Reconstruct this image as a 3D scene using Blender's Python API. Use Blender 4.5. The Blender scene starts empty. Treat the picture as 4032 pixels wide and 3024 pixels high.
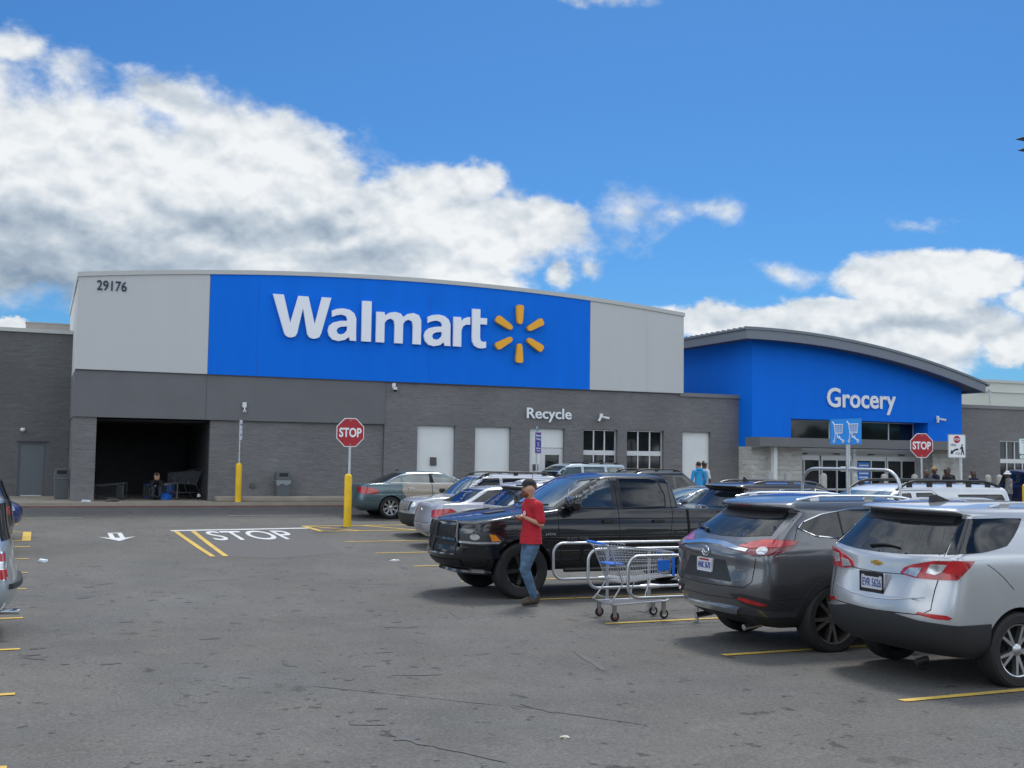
import bpy, bmesh, math, random
from mathutils import Vector, Matrix, geometry
from mathutils.bvhtree import BVHTree
R = math.radians
SC = bpy.context.scene
COL = SC.collection
random.seed(7)

# ------------------------------------------------------------------ camera
CAM_H = 1.76217
cam_d = bpy.data.cameras.new("camera"); cam = bpy.data.objects.new("camera", cam_d); COL.objects.link(cam)
cam_d.sensor_width = 36.0; cam_d.lens = 36.0 * 4417.88 / 4032.0
cam_d.clip_start = 0.1; cam_d.clip_end = 3000
PITCH, ROLL, YAW = 0.0658, -0.01393, 0.39669
def cam_dir(v):
    c, s = math.cos(-ROLL), math.sin(-ROLL); x = v[0]*c - v[2]*s; z = v[0]*s + v[2]*c; y = v[1]
    c, s = math.cos(-PITCH), math.sin(-PITCH); y, z = y*c + z*s, -y*s + z*c
    c, s = math.cos(-YAW), math.sin(-YAW)
    return Vector((x*c - y*s, x*s + y*c, z))
_r, _f, _u = cam_dir((1,0,0)), cam_dir((0,1,0)), cam_dir((0,0,1))
M = Matrix.Identity(4)
for i in range(3):
    M[i][0] = _r[i]; M[i][1] = _u[i]; M[i][2] = -_f[i]
M[2][3] = CAM_H
cam.matrix_world = M
SC.camera = cam

# ------------------------------------------------------------------ render / exposure
SC.view_settings.view_transform = 'Standard'
SC.view_settings.look = 'None'
SC.view_settings.gamma = 1
SC.view_settings.exposure = 0.30

# ------------------------------------------------------------------ world: Nishita sky + clouds
SUN_EL, SUN_AZ = R(58), R(35)     # azimuth clockwise from +Y : sun stands behind the store, a little to the right
W = bpy.data.worlds.new("World"); SC.world = W; W.use_nodes = True
wt = W.node_tree; wt.nodes.clear()
def wn(t, **k):
    n = wt.nodes.new(t)
    for a, b in k.items(): setattr(n, a, b)
    return n
def wl(a, b): wt.links.new(a, b)
def wmath(op, a, b=None, c=None, clamp=False):
    n = wn('ShaderNodeMath', operation=op); n.use_clamp = clamp
    for i, v in enumerate((a, b, c)):
        if v is None: continue
        if isinstance(v, (int, float)): n.inputs[i].default_value = v
        else: wl(v, n.inputs[i])
    return n.outputs[0]
sky = wn('ShaderNodeTexSky', sky_type='NISHITA'); sky.sun_disc = False
sky.sun_elevation = SUN_EL; sky.sun_rotation = SUN_AZ; sky.altitude = 300; sky.air_density = 1.0; sky.dust_density = 0.9; sky.ozone_density = 2.2
tint = wn('ShaderNodeMix', data_type='RGBA', blend_type='MULTIPLY'); tint.inputs[0].default_value = 1
wl(sky.outputs[0], tint.inputs[6]); tint.inputs[7].default_value = (0.33, 0.74, 1.16, 1)
bg1 = wn('ShaderNodeBackground'); wl(tint.outputs[2], bg1.inputs[0]); bg1.inputs[1].default_value = 0.073
tc = wn('ShaderNodeTexCoord'); DIRV = tc.outputs['Generated']
def cloud_noise(vec, scale, det=7, rough=.58, dist=.0):
    n = wn('ShaderNodeTexNoise'); n.inputs['Scale'].default_value = scale; n.inputs['Detail'].default_value = det
    n.inputs['Roughness'].default_value = rough; n.inputs['Distortion'].default_value = dist; wl(vec, n.inputs['Vector']); return n.outputs[0]
def azel(vec):
    s = wn('ShaderNodeSeparateXYZ'); wl(vec, s.inputs[0])
    az = wmath('DEGREES', wmath('ARCTAN2', s.outputs[0], s.outputs[1]))
    el = wmath('DEGREES', wmath('ARCSINE', s.outputs[2]))
    c = wn('ShaderNodeCombineXYZ'); wl(az, c.inputs[0]); wl(el, c.inputs[1]); return c.outputs[0], az, el
# cumulus banks: (azimuth, elevation, half width, half height, weight) in degrees
BLOBS = [(-4.34, 12.11, 8.93, 5.76, 1.1), (1.7, 12.29, 7.41, 5.46, 1.1), (8.25, 12.46, 6.05, 5.42, 1.1), (11.72, 13.79, 3.85, 3.89, 1), (16.63, 12.77, 3.92, 3.24, 0.95), (18.44, 13.84, 3.02, 1.99, 0.95), (13.34, 10.12, 8.03, 3.26, 1.1), (20.45, 10.98, 5.24, 2.41, 1), (23.59, 11.41, 3.01, 1.9, 0.8), (18.54, 8.63, 6.53, 1.54, 0.9), (3.54, 9.44, 12.37, 1.93, 1), (-1.8, 18.14, 1.44, 0.99, 0.34), (5.52, 17.51, 1.83, 1.05, 0.32), (25.43, 10.66, 1.7, 1.4, 0.3), (42.08, 8.73, 3.75, 2.18, 1.1), (45.83, 8.69, 1.86, 1.77, 1.0), (37.78, 7.0, 4.52, 1.25, 0.95), (33.19, 6.55, 3.73, 1.27, 0.95), (38.98, 5.49, 6.92, 1.49, 0.95), (47.1, 5.68, 2.13, 1.18, 0.9), (43.67, 6.49, 5.47, 1.33, 0.9), (36.31, 9.41, 2.2, 1.12, 0.28), (47.67, 7.66, 0.96, 0.82, 0.5), (28.67, 12.94, 1.68, 0.94, 0.1), (31.0, 12.28, 1.03, 0.75, 0.1), (32.67, 12.62, 1.14, 0.62, 0.12), (25.25, 9.57, 0.91, 0.7, 0.4), (27.01, 9.84, 0.78, 0.57, 0.22), (25.56, 22.44, 4.35, 0.69, 0.24), (43.15, 12.15, 1.26, 0.48, 0.14), (-1.29, 5.75, 2.21, 0.31, 0.8), (15.52, 15.96, 1.04, 0.98, 0.12)]
DARKS = [(0.7, 8.63, 10.76, 2.26, 1.1), (-2.14, 10.51, 4.46, 1.96, 0.8), (8.91, 11.14, 6.07, 1.36, 0.9), (15.27, 10.07, 4.54, 1.01, 0.7), (43.1, 6.51, 4.23, 0.55, 0.8), (45.92, 7.02, 1.53, 0.59, 0.5)]
def blob(vec, b):
    m = wn('ShaderNodeVectorMath', operation='MULTIPLY_ADD'); wl(vec, m.inputs[0])
    m.inputs[1].default_value = (1/b[2], 1/b[3], 0); m.inputs[2].default_value = (-b[0]/b[2], -b[1]/b[3], 0)
    l = wn('ShaderNodeVectorMath', operation='LENGTH'); wl(m.outputs[0], l.inputs[0])
    return wmath('MULTIPLY_ADD', l.outputs['Value'], -b[4], b[4])
def density(vec, blobs):
    cur = None
    for b in blobs:
        v = blob(vec, b)
        cur = v if cur is None else wmath('SMOOTH_MAX', cur, v, .12)
    return cur
nb = wn('ShaderNodeVectorMath', operation='MULTIPLY'); wl(DIRV, nb.inputs[0]); nb.inputs[1].default_value = (1, 1, 1.5)
NV = nb.outputs[0]
ae0, AZ, EL = azel(DIRV)
def warpvec(src, scale, det, amp):
    n = wn('ShaderNodeTexNoise'); n.inputs['Scale'].default_value = scale; n.inputs['Detail'].default_value = det; n.inputs['Roughness'].default_value = .6; wl(NV, n.inputs['Vector'])
    m = wn('ShaderNodeVectorMath', operation='MULTIPLY_ADD'); wl(n.outputs[1], m.inputs[0]); m.inputs[1].default_value = amp; m.inputs[2].default_value = tuple(-a*.5 for a in amp)
    q = wn('ShaderNodeVectorMath', operation='ADD'); wl(src, q.inputs[0]); wl(m.outputs[0], q.inputs[1]); return q.outputs[0]
ae = warpvec(ae0, 7, 7, (7.0, 5.0, 0))
def billow(vec, scale, det):
    n = wn('ShaderNodeTexNoise'); n.noise_type = 'RIDGED_MULTIFRACTAL' if False else 'FBM'; n.inputs['Scale'].default_value = scale; n.inputs['Detail'].default_value = det; n.inputs['Roughness'].default_value = .55; n.normalize = False
    wl(vec, n.inputs['Vector']); return wmath('ABSOLUTE', n.outputs[0])
n1 = cloud_noise(NV, 9, 10, .60, .1)
def lumps(vec): return wmath('ADD', wmath('MULTIPLY', billow(vec, 13, 3), .75), wmath('MULTIPLY', billow(vec, 32, 3), .35))
LA = lumps(NV)
upv = wn('ShaderNodeVectorMath', operation='ADD'); wl(NV, upv.inputs[0]); upv.inputs[1].default_value = (.004, 0, .016)
LB_ = lumps(upv.outputs[0])
D = density(ae, BLOBS)
Dn = wmath('ADD', D, wmath('MULTIPLY', wmath('SUBTRACT', n1, .5), 1.05))
mr = wn('ShaderNodeMapRange', interpolation_type='SMOOTHSTEP'); wl(Dn, mr.inputs[0]); mr.inputs[1].default_value = -.05; mr.inputs[2].default_value = .25
A1 = mr.outputs[0]
# loose clouds over the rest of the sky (behind and above the camera)
n3 = cloud_noise(NV, 2.6, 7, .55, .2)
mr3 = wn('ShaderNodeMapRange', interpolation_type='SMOOTHSTEP'); wl(n3, mr3.inputs[0]); mr3.inputs[1].default_value = .42; mr3.inputs[2].default_value = .58
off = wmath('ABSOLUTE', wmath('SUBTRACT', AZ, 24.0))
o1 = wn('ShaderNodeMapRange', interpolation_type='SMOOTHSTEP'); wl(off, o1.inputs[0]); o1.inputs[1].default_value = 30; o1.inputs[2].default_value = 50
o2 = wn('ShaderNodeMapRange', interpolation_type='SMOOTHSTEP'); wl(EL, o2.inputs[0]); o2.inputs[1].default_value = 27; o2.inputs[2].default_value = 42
A3 = wmath('MULTIPLY', mr3.outputs[0], wmath('MAXIMUM', o1.outputs[0], o2.outputs[0]))
ALPHA = wmath('MAXIMUM', A1, A3)
# cloud relief: lit crowns, soft grey bases
rel = wmath('MULTIPLY', wmath('SUBTRACT', LB_, LA), .50)
soft = wmath('ADD', wmath('MULTIPLY', wmath('SUBTRACT', cloud_noise(NV, 6.5, 4, .5, .3), .5), .50), wmath('MULTIPLY', wmath('SUBTRACT', cloud_noise(NV, 26, 5, .6, .3), .5), .32))
dk = density(warpvec(ae0, 6, 5, (10, 4, 0)), DARKS)
dkm = wn('ShaderNodeMapRange', interpolation_type='SMOOTHSTEP'); wl(dk, dkm.inputs[0]); dkm.inputs[1].default_value = -.30; dkm.inputs[2].default_value = .80; dkm.inputs[4].default_value = -.60
thin = wn('ShaderNodeMapRange'); wl(Dn, thin.inputs[0]); thin.inputs[1].default_value = 0; thin.inputs[2].default_value = .5; thin.inputs[3].default_value = -.12; thin.inputs[4].default_value = .05
lit = wmath('ADD', wmath('ADD', wmath('ADD', .84, rel), wmath('ADD', soft, thin.outputs[0])), dkm.outputs[0], clamp=True)
cr = wn('ShaderNodeValToRGB'); wl(lit, cr.inputs[0])
cr.color_ramp.elements[0].position = 0; cr.color_ramp.elements[0].color = (.25, .33, .43, 1)
cr.color_ramp.elements[1].position = 1; cr.color_ramp.elements[1].color = (.90, .92, .93, 1)
e = cr.color_ramp.elements.new(.5); e.color = (.53, .60, .67, 1)
e = cr.color_ramp.elements.new(.8); e.color = (.76, .80, .83, 1)
bg2 = wn('ShaderNodeBackground'); wl(cr.outputs[0], bg2.inputs[0]); wl(wmath('MULTIPLY_ADD', wmath('MAXIMUM', o1.outputs[0], wmath('MULTIPLY', o2.outputs[0], .5)), 1.15, .82), bg2.inputs[1])   # clouds outside the view made brighter, added as fill light on the store front
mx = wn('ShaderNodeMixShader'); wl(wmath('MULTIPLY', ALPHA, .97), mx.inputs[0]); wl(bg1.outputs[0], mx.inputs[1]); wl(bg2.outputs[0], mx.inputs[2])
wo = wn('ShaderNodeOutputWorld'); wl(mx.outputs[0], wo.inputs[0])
W.cycles.sampling_method = 'MANUAL'; W.cycles.sample_map_resolution = 512

sd = bpy.data.lights.new("sun", 'SUN'); sun = bpy.data.objects.new("sun", sd); COL.objects.link(sun)
sd.energy = 2.1; sd.angle = R(12); sd.color = (1, .96, .90)
sdir = Vector((math.sin(SUN_AZ)*math.cos(SUN_EL), math.cos(SUN_AZ)*math.cos(SUN_EL), math.sin(SUN_EL)))
sun.rotation_euler = sdir.to_track_quat('Z', 'Y').to_euler()
sun.location = (0, 0, 60)

# ------------------------------------------------------------------ materials
def gz(y):
    """height of the lot: it dips between the camera and the store"""
    if y < -8: return -0.04617*-8 + 0.00125*-64
    if y > 37.78: return -0.04617*37.78 + 0.00125*37.78**2
    return -0.04617*y + (0.00125*y*y if y > 0 else -0.00125*y*y)
_mc = {}
def mat(name, col, rough=.5, metal=0., coat=0., noise=0., nscale=8., bump=0., bscale=30., spec=.5, emit=None, alpha=1., trans=0., det=4, stretch=None, coat_rough=.03):
    if name in _mc: return _mc[name]
    m = bpy.data.materials.new(name); m.use_nodes = True; nt = m.node_tree
    b = nt.nodes['Principled BSDF']
    b.inputs['Base Color'].default_value = (*col, 1); b.inputs['Roughness'].default_value = rough
    b.inputs['Metallic'].default_value = metal; b.inputs['Coat Weight'].default_value = coat; b.inputs['Coat Roughness'].default_value = coat_rough
    b.inputs['Specular IOR Level'].default_value = spec; b.inputs['Alpha'].default_value = alpha
    b.inputs['Transmission Weight'].default_value = trans
    if emit: b.inputs['Emission Color'].default_value = (*emit[:3], 1); b.inputs['Emission Strength'].default_value = emit[3]
    if noise or bump:
        tc = nt.nodes.new('ShaderNodeTexCoord'); vec = tc.outputs['Object']
        if stretch:
            mp = nt.nodes.new('ShaderNodeMapping'); mp.inputs['Scale'].default_value = stretch; nt.links.new(vec, mp.inputs[0]); vec = mp.outputs[0]
    if noise:
        n = nt.nodes.new('ShaderNodeTexNoise'); n.inputs['Scale'].default_value = nscale; n.inputs['Detail'].default_value = det; nt.links.new(vec, n.inputs['Vector'])
        r = nt.nodes.new('ShaderNodeMapRange'); r.inputs[1].default_value = .3; r.inputs[2].default_value = .7; r.inputs[3].default_value = 1-noise; r.inputs[4].default_value = 1+noise
        nt.links.new(n.outputs[0], r.inputs[0])
        x = nt.nodes.new('ShaderNodeVectorMath'); x.operation = 'SCALE'; x.inputs[0].default_value = col; nt.links.new(r.outputs[0], x.inputs['Scale'])
        nt.links.new(x.outputs[0], b.inputs['Base Color'])
    if bump:
        n = nt.nodes.new('ShaderNodeTexNoise'); n.inputs['Scale'].default_value = bscale; n.inputs['Detail'].default_value = 5; nt.links.new(vec, n.inputs['Vector'])
        bp = nt.nodes.new('ShaderNodeBump'); bp.inputs['Strength'].default_value = bump; bp.inputs['Distance'].default_value = .02
        nt.links.new(n.outputs[0], bp.inputs['Height']); nt.links.new(bp.outputs[0], b.inputs['Normal'])
    _mc[name] = m; return m

def block_mat(name, col, bump=1.0, mortar=.9, var=.10, bw=.41, bh=.203):
    """painted split-face concrete block, laid in running bond"""
    if name in _mc: return _mc[name]
    m = bpy.data.materials.new(name); m.use_nodes = True; nt = m.node_tree; b = nt.nodes['Principled BSDF']; L = nt.links.new
    b.inputs['Roughness'].default_value = .75
    tc = nt.nodes.new('ShaderNodeTexCoord'); s = nt.nodes.new('ShaderNodeSeparateXYZ'); L(tc.outputs['Object'], s.inputs[0])
    ad = nt.nodes.new('ShaderNodeMath'); ad.operation = 'ADD'; L(s.outputs[0], ad.inputs[0]); L(s.outputs[1], ad.inputs[1])
    c = nt.nodes.new('ShaderNodeCombineXYZ'); L(ad.outputs[0], c.inputs[0]); L(s.outputs[2], c.inputs[1])
    br = nt.nodes.new('ShaderNodeTexBrick'); br.inputs['Scale'].default_value = 1; br.inputs['Brick Width'].default_value = bw; br.inputs['Row Height'].default_value = bh
    br.inputs['Mortar Size'].default_value = .008; br.inputs['Mortar Smooth'].default_value = .6; br.inputs['Bias'].default_value = 0
    br.inputs['Color1'].default_value = (1-var,)*3+(1,); br.inputs['Color2'].default_value = (1+var,)*3+(1,); br.inputs['Mortar'].default_value = (mortar,)*3+(1,)
    L(c.outputs[0], br.inputs[0])
    n0 = nt.nodes.new('ShaderNodeTexNoise'); n0.inputs['Scale'].default_value = .5; n0.inputs['Detail'].default_value = 4; L(tc.outputs['Object'], n0.inputs[0])
    r0 = nt.nodes.new('ShaderNodeMapRange'); r0.inputs[1].default_value = .3; r0.inputs[2].default_value = .7; r0.inputs[3].default_value = .9; r0.inputs[4].default_value = 1.1; L(n0.outputs[0], r0.inputs[0])
    m1 = nt.nodes.new('ShaderNodeVectorMath'); m1.operation = 'SCALE'; L(br.outputs[0], m1.inputs[0]); L(r0.outputs[0], m1.inputs['Scale'])
    mp = nt.nodes.new('ShaderNodeMapping'); mp.inputs['Scale'].default_value = (1, 1, 2.2); L(tc.outputs['Object'], mp.inputs[0])
    n = nt.nodes.new('ShaderNodeTexNoise'); n.inputs['Scale'].default_value = 3.2; n.inputs['Detail'].default_value = 7; n.inputs['Roughness'].default_value = .66; n.inputs['Distortion'].default_value = .5; L(mp.outputs[0], n.inputs[0])
    fl = nt.nodes.new('ShaderNodeMapRange'); fl.inputs[1].default_value = .3; fl.inputs[2].default_value = .7; fl.inputs[3].default_value = 1-.20*bump; fl.inputs[4].default_value = 1+.20*bump; L(n.outputs[0], fl.inputs[0])
    m2 = nt.nodes.new('ShaderNodeVectorMath'); m2.operation = 'MULTIPLY'; m2.inputs[1].default_value = col; L(m1.outputs[0], m2.inputs[0])
    m3 = nt.nodes.new('ShaderNodeVectorMath'); m3.operation = 'SCALE'; L(m2.outputs[0], m3.inputs[0]); L(fl.outputs[0], m3.inputs['Scale']); L(m3.outputs[0], b.inputs['Base Color'])
    h = nt.nodes.new('ShaderNodeMath'); h.operation = 'MULTIPLY_ADD'; h.inputs[1].default_value = -.16; L(br.outputs['Fac'], h.inputs[0]); L(n.outputs[0], h.inputs[2])
    bp = nt.nodes.new('ShaderNodeBump'); bp.inputs['Strength'].default_value = bump; bp.inputs['Distance'].default_value = .16; L(h.outputs[0], bp.inputs['Height']); L(bp.outputs[0], b.inputs['Normal'])
    _mc[name] = m; return m

GREY_BLOCK = block_mat('grey_block', (.185, .181, .180), .42, mortar=.965, var=.05)
GREY_SMOOTH = mat('grey_stucco', (.162, .163, .170), .8, noise=.05, nscale=1.2, bump=.35, bscale=90)
GREY_WING = block_mat('grey_wing_block', (.135, .137, .138), .40, mortar=.96, var=.04)
OFFWHITE = mat('offwhite_stucco', (.575, .585, .575), .85, noise=.012, nscale=1.6, bump=.25, bscale=80, stretch=(1.6, 1.6, .22), det=6)
BLUE = mat('blue_panel', (.0, .17, .80), .7, spec=.2, noise=.035, nscale=1.4, bump=.15, bscale=60, stretch=(1.5, 1.5, .25), det=6)
COPING = mat('coping_metal', (.52, .52, .50), .45, metal=.1)
STONE = block_mat('light_block', (.62, .61, .57), .8, mortar=.93, var=.05)
DOORWHITE = mat('door_white', (.80, .82, .80), .6, noise=.03, nscale=1.5, bump=.15, bscale=40)
GLASS = mat('window_glass', (.012, .015, .018), .04, spec=.6)
ALU = mat('white_aluminium', (.66, .67, .68), .35, metal=.3)
FASCIA = mat('fascia_metal', (.17, .19, .225), .4, metal=.25)
DGREY = mat('dark_grey_paint', (.10, .105, .115), .6)
LETTER = mat('letter_white', (.90, .92, .97), .4)
AMBER = mat('spark_amber', (.95, .44, .018), .45)
CONC = mat('concrete', (.33, .29, .235), .85, noise=.12, nscale=1.6, bump=.3, bscale=40)
REDKERB = mat('red_kerb', (.22, .075, .065), .8, noise=.25, nscale=3)
GALV = mat('galvanised_steel', (.52, .54, .56), .38, metal=.85, noise=.12, nscale=6)
YELLOW = mat('yellow_plastic', (.86, .53, .01), .45, noise=.06, nscale=5)
def worn_paint(name, col, lo=.30, hi=.40):
    m = mat(name, col, .8); nt = m.node_tree; b = nt.nodes['Principled BSDF']; L = nt.links.new; tc = nt.nodes.new('ShaderNodeTexCoord')
    def N(sc, det, a, c, o0=0, o1=1):
        n = nt.nodes.new('ShaderNodeTexNoise'); n.inputs['Scale'].default_value = sc; n.inputs['Detail'].default_value = det; n.inputs['Roughness'].default_value = .7; L(tc.outputs['Object'], n.inputs[0])
        r = nt.nodes.new('ShaderNodeMapRange'); r.inputs[1].default_value = a; r.inputs[2].default_value = c; r.inputs[3].default_value = o0; r.inputs[4].default_value = o1; L(n.outputs[0], r.inputs[0]); return r.outputs[0]
    chip = N(14, 8, lo, hi); fade = N(1.3, 5, .3, .7, .62, 1.0); mm = nt.nodes.new('ShaderNodeMath'); mm.operation = 'MULTIPLY'; L(chip, mm.inputs[0]); L(fade, mm.inputs[1])
    mx_ = nt.nodes.new('ShaderNodeMix'); mx_.data_type = 'RGBA'; L(mm.outputs[0], mx_.inputs[0]); mx_.inputs[6].default_value = (.10, .098, .094, 1); mx_.inputs[7].default_value = (*col, 1); L(mx_.outputs[2], b.inputs['Base Color'])
    return m
PAINTY = worn_paint('yellow_road_paint', (.66, .44, .06), .34, .44)
PAINTW = worn_paint('white_road_paint', (.68, .70, .72), .33, .42)
SIGNRED = mat('sign_red', (.42, .012, .025), .4)
SIGNWHITE = mat('sign_white', (.86, .88, .90), .4)
SIGNBLUE = mat('sign_blue', (.02, .20, .68), .4)
NAVY = mat('sign_navy', (.02, .02, .30), .4)
BLACK = mat('black_plastic', (.012, .012, .013), .5)
RUBBER = mat('tyre_rubber', (.014, .014, .015), .75, bump=.3, bscale=60)
CHROME = mat('chrome', (.78, .79, .80), .12, metal=1.)

# ------------------------------------------------------------------ mesh helpers
def setp(o, label=None, cat=None, group=None, kind=None):
    if label: o['label'] = label
    if cat: o['category'] = cat
    if group: o['group'] = group
    if kind: o['kind'] = kind
    return o
def empty(name, loc=(0,0,0), rz=0, label=None, cat=None, group=None):
    o = bpy.data.objects.new(name, None); COL.objects.link(o); o.location = loc; o.rotation_euler = (0, 0, rz); o.empty_display_size = .2
    return setp(o, label, cat, group)
def link(name, me, parent=None, loc=None, rot=None):
    o = bpy.data.objects.new(name, me); COL.objects.link(o)
    if parent is not None: o.parent = parent
    if loc: o.location = loc
    if rot: o.rotation_euler = rot
    return o
class MB:
    def __init__(s): s.v = []; s.f = []; s.m = []; s.mi = 0
    def add(s, vs, fs):
        n = len(s.v); s.v += [tuple(v) for v in vs]; s.f += [tuple(i+n for i in f) for f in fs]; s.m += [s.mi]*len(fs); return s
    def box(s, x0, x1, y0, y1, z0, z1):
        return s.add([(x0,y0,z0),(x1,y0,z0),(x1,y1,z0),(x0,y1,z0),(x0,y0,z1),(x1,y0,z1),(x1,y1,z1),(x0,y1,z1)],
                     [(0,3,2,1),(4,5,6,7),(0,1,5,4),(1,2,6,5),(2,3,7,6),(3,0,4,7)])
    def prism(s, poly, a, b, axis='y'):
        """polygon extruded between a and b ; axis y: poly=(x,z); z: poly=(x,y); x: poly=(y,z)"""
        def P(p, t): return {'y': (p[0], t, p[1]), 'z': (p[0], p[1], t), 'x': (t, p[0], p[1])}[axis]
        n = len(poly); vs = [P(p, a) for p in poly] + [P(p, b) for p in poly]
        return s.add(vs, [tuple(range(n)), tuple(range(2*n-1, n-1, -1))] + [(i, i+n, (i+1) % n + n, (i+1) % n) for i in range(n)])
    def tube(s, pts, r, n=8, closed=False, flat=1.):
        pts = [Vector(p) for p in pts]; N = len(pts); vs = []; fs = []
        rr = r if isinstance(r, (list, tuple)) else [r]*N
        prev = None
        for i, p in enumerate(pts):
            a = pts[(i-1) % N] if (i > 0 or closed) else p; b = pts[(i+1) % N] if (i < N-1 or closed) else p
            t = (b-a); t = t.normalized() if t.length > 1e-9 else Vector((0,0,1))
            if prev is None:
                ref = Vector((0,0,1)) if abs(t.z) < .9 else Vector((1,0,0)); u = t.cross(ref).normalized()
            else:
                u = (prev - t*prev.dot(t)); u = u.normalized() if u.length > 1e-6 else t.orthogonal().normalized()
            prev = u; w = t.cross(u)
            for k in range(n):
                g = 2*math.pi*k/n; vs.append(p + u*math.cos(g)*rr[i] + w*math.sin(g)*rr[i]*flat)
        M_ = N if closed else N-1
        for i in range(M_):
            j = (i+1) % N
            for k in range(n): fs.append((i*n+k, i*n+(k+1) % n, j*n+(k+1) % n, j*n+k))
        if not closed: fs += [tuple(range(n-1, -1, -1)), tuple(range((N-1)*n, N*n))]
        return s.add(vs, fs)
    def lathe(s, prof, n=24, axis='z', c=(0,0,0), caps=True):
        vs = []; fs = []; P = len(prof)
        for k in range(n):
            g = 2*math.pi*k/n; cs, sn = math.cos(g), math.sin(g)
            for r, h in prof:
                vs.append({'z': (c[0]+r*cs, c[1]+r*sn, c[2]+h), 'y': (c[0]+r*cs, c[1]+h, c[2]+r*sn), 'x': (c[0]+h, c[1]+r*cs, c[2]+r*sn)}[axis])
        for k in range(n):
            j = (k+1) % n
            for i in range(P-1): fs.append((k*P+i, j*P+i, j*P+i+1, k*P+i+1))
        if caps:
            if prof[0][0] > 1e-6: fs.append(tuple(k*P for k in range(n-1, -1, -1)))
            if prof[-1][0] > 1e-6: fs.append(tuple(k*P+P-1 for k in range(n)))
        return s.add(vs, fs)
    def build(s, name, mats, parent=None, smooth=False, loc=None, rot=None, bevel=0):
        me = bpy.data.meshes.new(name); me.from_pydata(s.v, [], s.f)
        if not isinstance(mats, (list, tuple)): mats = [mats]
        for m in mats: me.materials.append(m)
        me.polygons.foreach_set('material_index', s.m)
        bm = bmesh.new(); bm.from_mesh(me); bmesh.ops.recalc_face_normals(bm, faces=bm.faces)
        if bevel: bmesh.ops.bevel(bm, geom=bm.edges[:], offset=bevel, segments=1, affect='EDGES', clamp_overlap=True)
        bm.to_mesh(me); bm.free()
        if smooth:
            me.polygons.foreach_set('use_smooth', [True]*len(me.polygons))
            if smooth != True: me.set_sharp_from_angle(angle=R(smooth))
        return link(name, me, parent, loc, rot)
def rrect_path(x0, x1, z0, z1, r, n=5):
    out = []
    for cx, cz, a0 in ((x1-r, z1-r, 0), (x0+r, z1-r, 90), (x0+r, z0+r, 180), (x1-r, z0+r, 270)):
        for k in range(n+1):
            a = R(a0+90*k/n); out.append((cx+r*math.cos(a), cz+r*math.sin(a)))
    return out
def text_mesh(txt, width=None, height=None, depth=.02, bold=0., font=None, spacing=1., lines=1):
    cu = bpy.data.curves.new('t', 'FONT'); cu.body = txt; cu.size = 1; cu.extrude = .5; cu.offset = bold; cu.resolution_u = 4; cu.space_character = spacing; cu.align_x = 'CENTER'
    o = bpy.data.objects.new('t', cu); COL.objects.link(o)
    dg = bpy.context.evaluated_depsgraph_get(); me = bpy.data.meshes.new_from_object(o.evaluated_get(dg))
    bpy.data.objects.remove(o); bpy.data.curves.remove(cu)
    xs = [v.co.x for v in me.vertices]; ys = [v.co.y for v in me.vertices]
    x0, x1, y0, y1 = min(xs), max(xs), min(ys), max(ys)
    sx = width/(x1-x0) if width else None; sy = height/(y1-y0) if height else None
    sx = sx or sy; sy = sy or sx
    for v in me.vertices:
        v.co = Vector(((v.co.x-(x0+x1)/2)*sx, -v.co.z*depth, (v.co.y-(y0+y1)/2)*sy))
    return me   # lies in XZ plane, faces -Y
def text(name, txt, m, parent, loc, width=None, height=None, depth=.02, bold=0., rot=None, spacing=1.):
    me = text_mesh(txt, width, height, depth, bold, spacing=spacing); me.name = name; me.materials.clear(); me.materials.append(m)
    return link(name, me, parent, loc, rot)
def islands(me):
    bm = bmesh.new(); bm.from_mesh(me); bm.verts.ensure_lookup_table(); seen = set(); out = []
    bmesh.ops.remove_doubles(bm, verts=bm.verts, dist=1e-5); bm.verts.ensure_lookup_table()
    for v in bm.verts:
        if v.index in seen: continue
        st = [v]; comp = []
        seen.add(v.index)
        while st:
            a = st.pop(); comp.append(a)
            for ed in a.link_edges:
                b = ed.other_vert(a)
                if b.index not in seen: seen.add(b.index); st.append(b)
        fs = {f for a in comp for f in a.link_faces}
        out.append(([a.co.copy() for a in comp], {a.index: i for i, a in enumerate(comp)}, [[l.vert.index for l in f.loops] for f in fs]))
    bm.free()
    res = []
    for vs, mp, fs in out: res.append((vs, [tuple(mp[i] for i in f) for f in fs]))
    res.sort(key=lambda t: min(v.x for v in t[0])); return res
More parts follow.
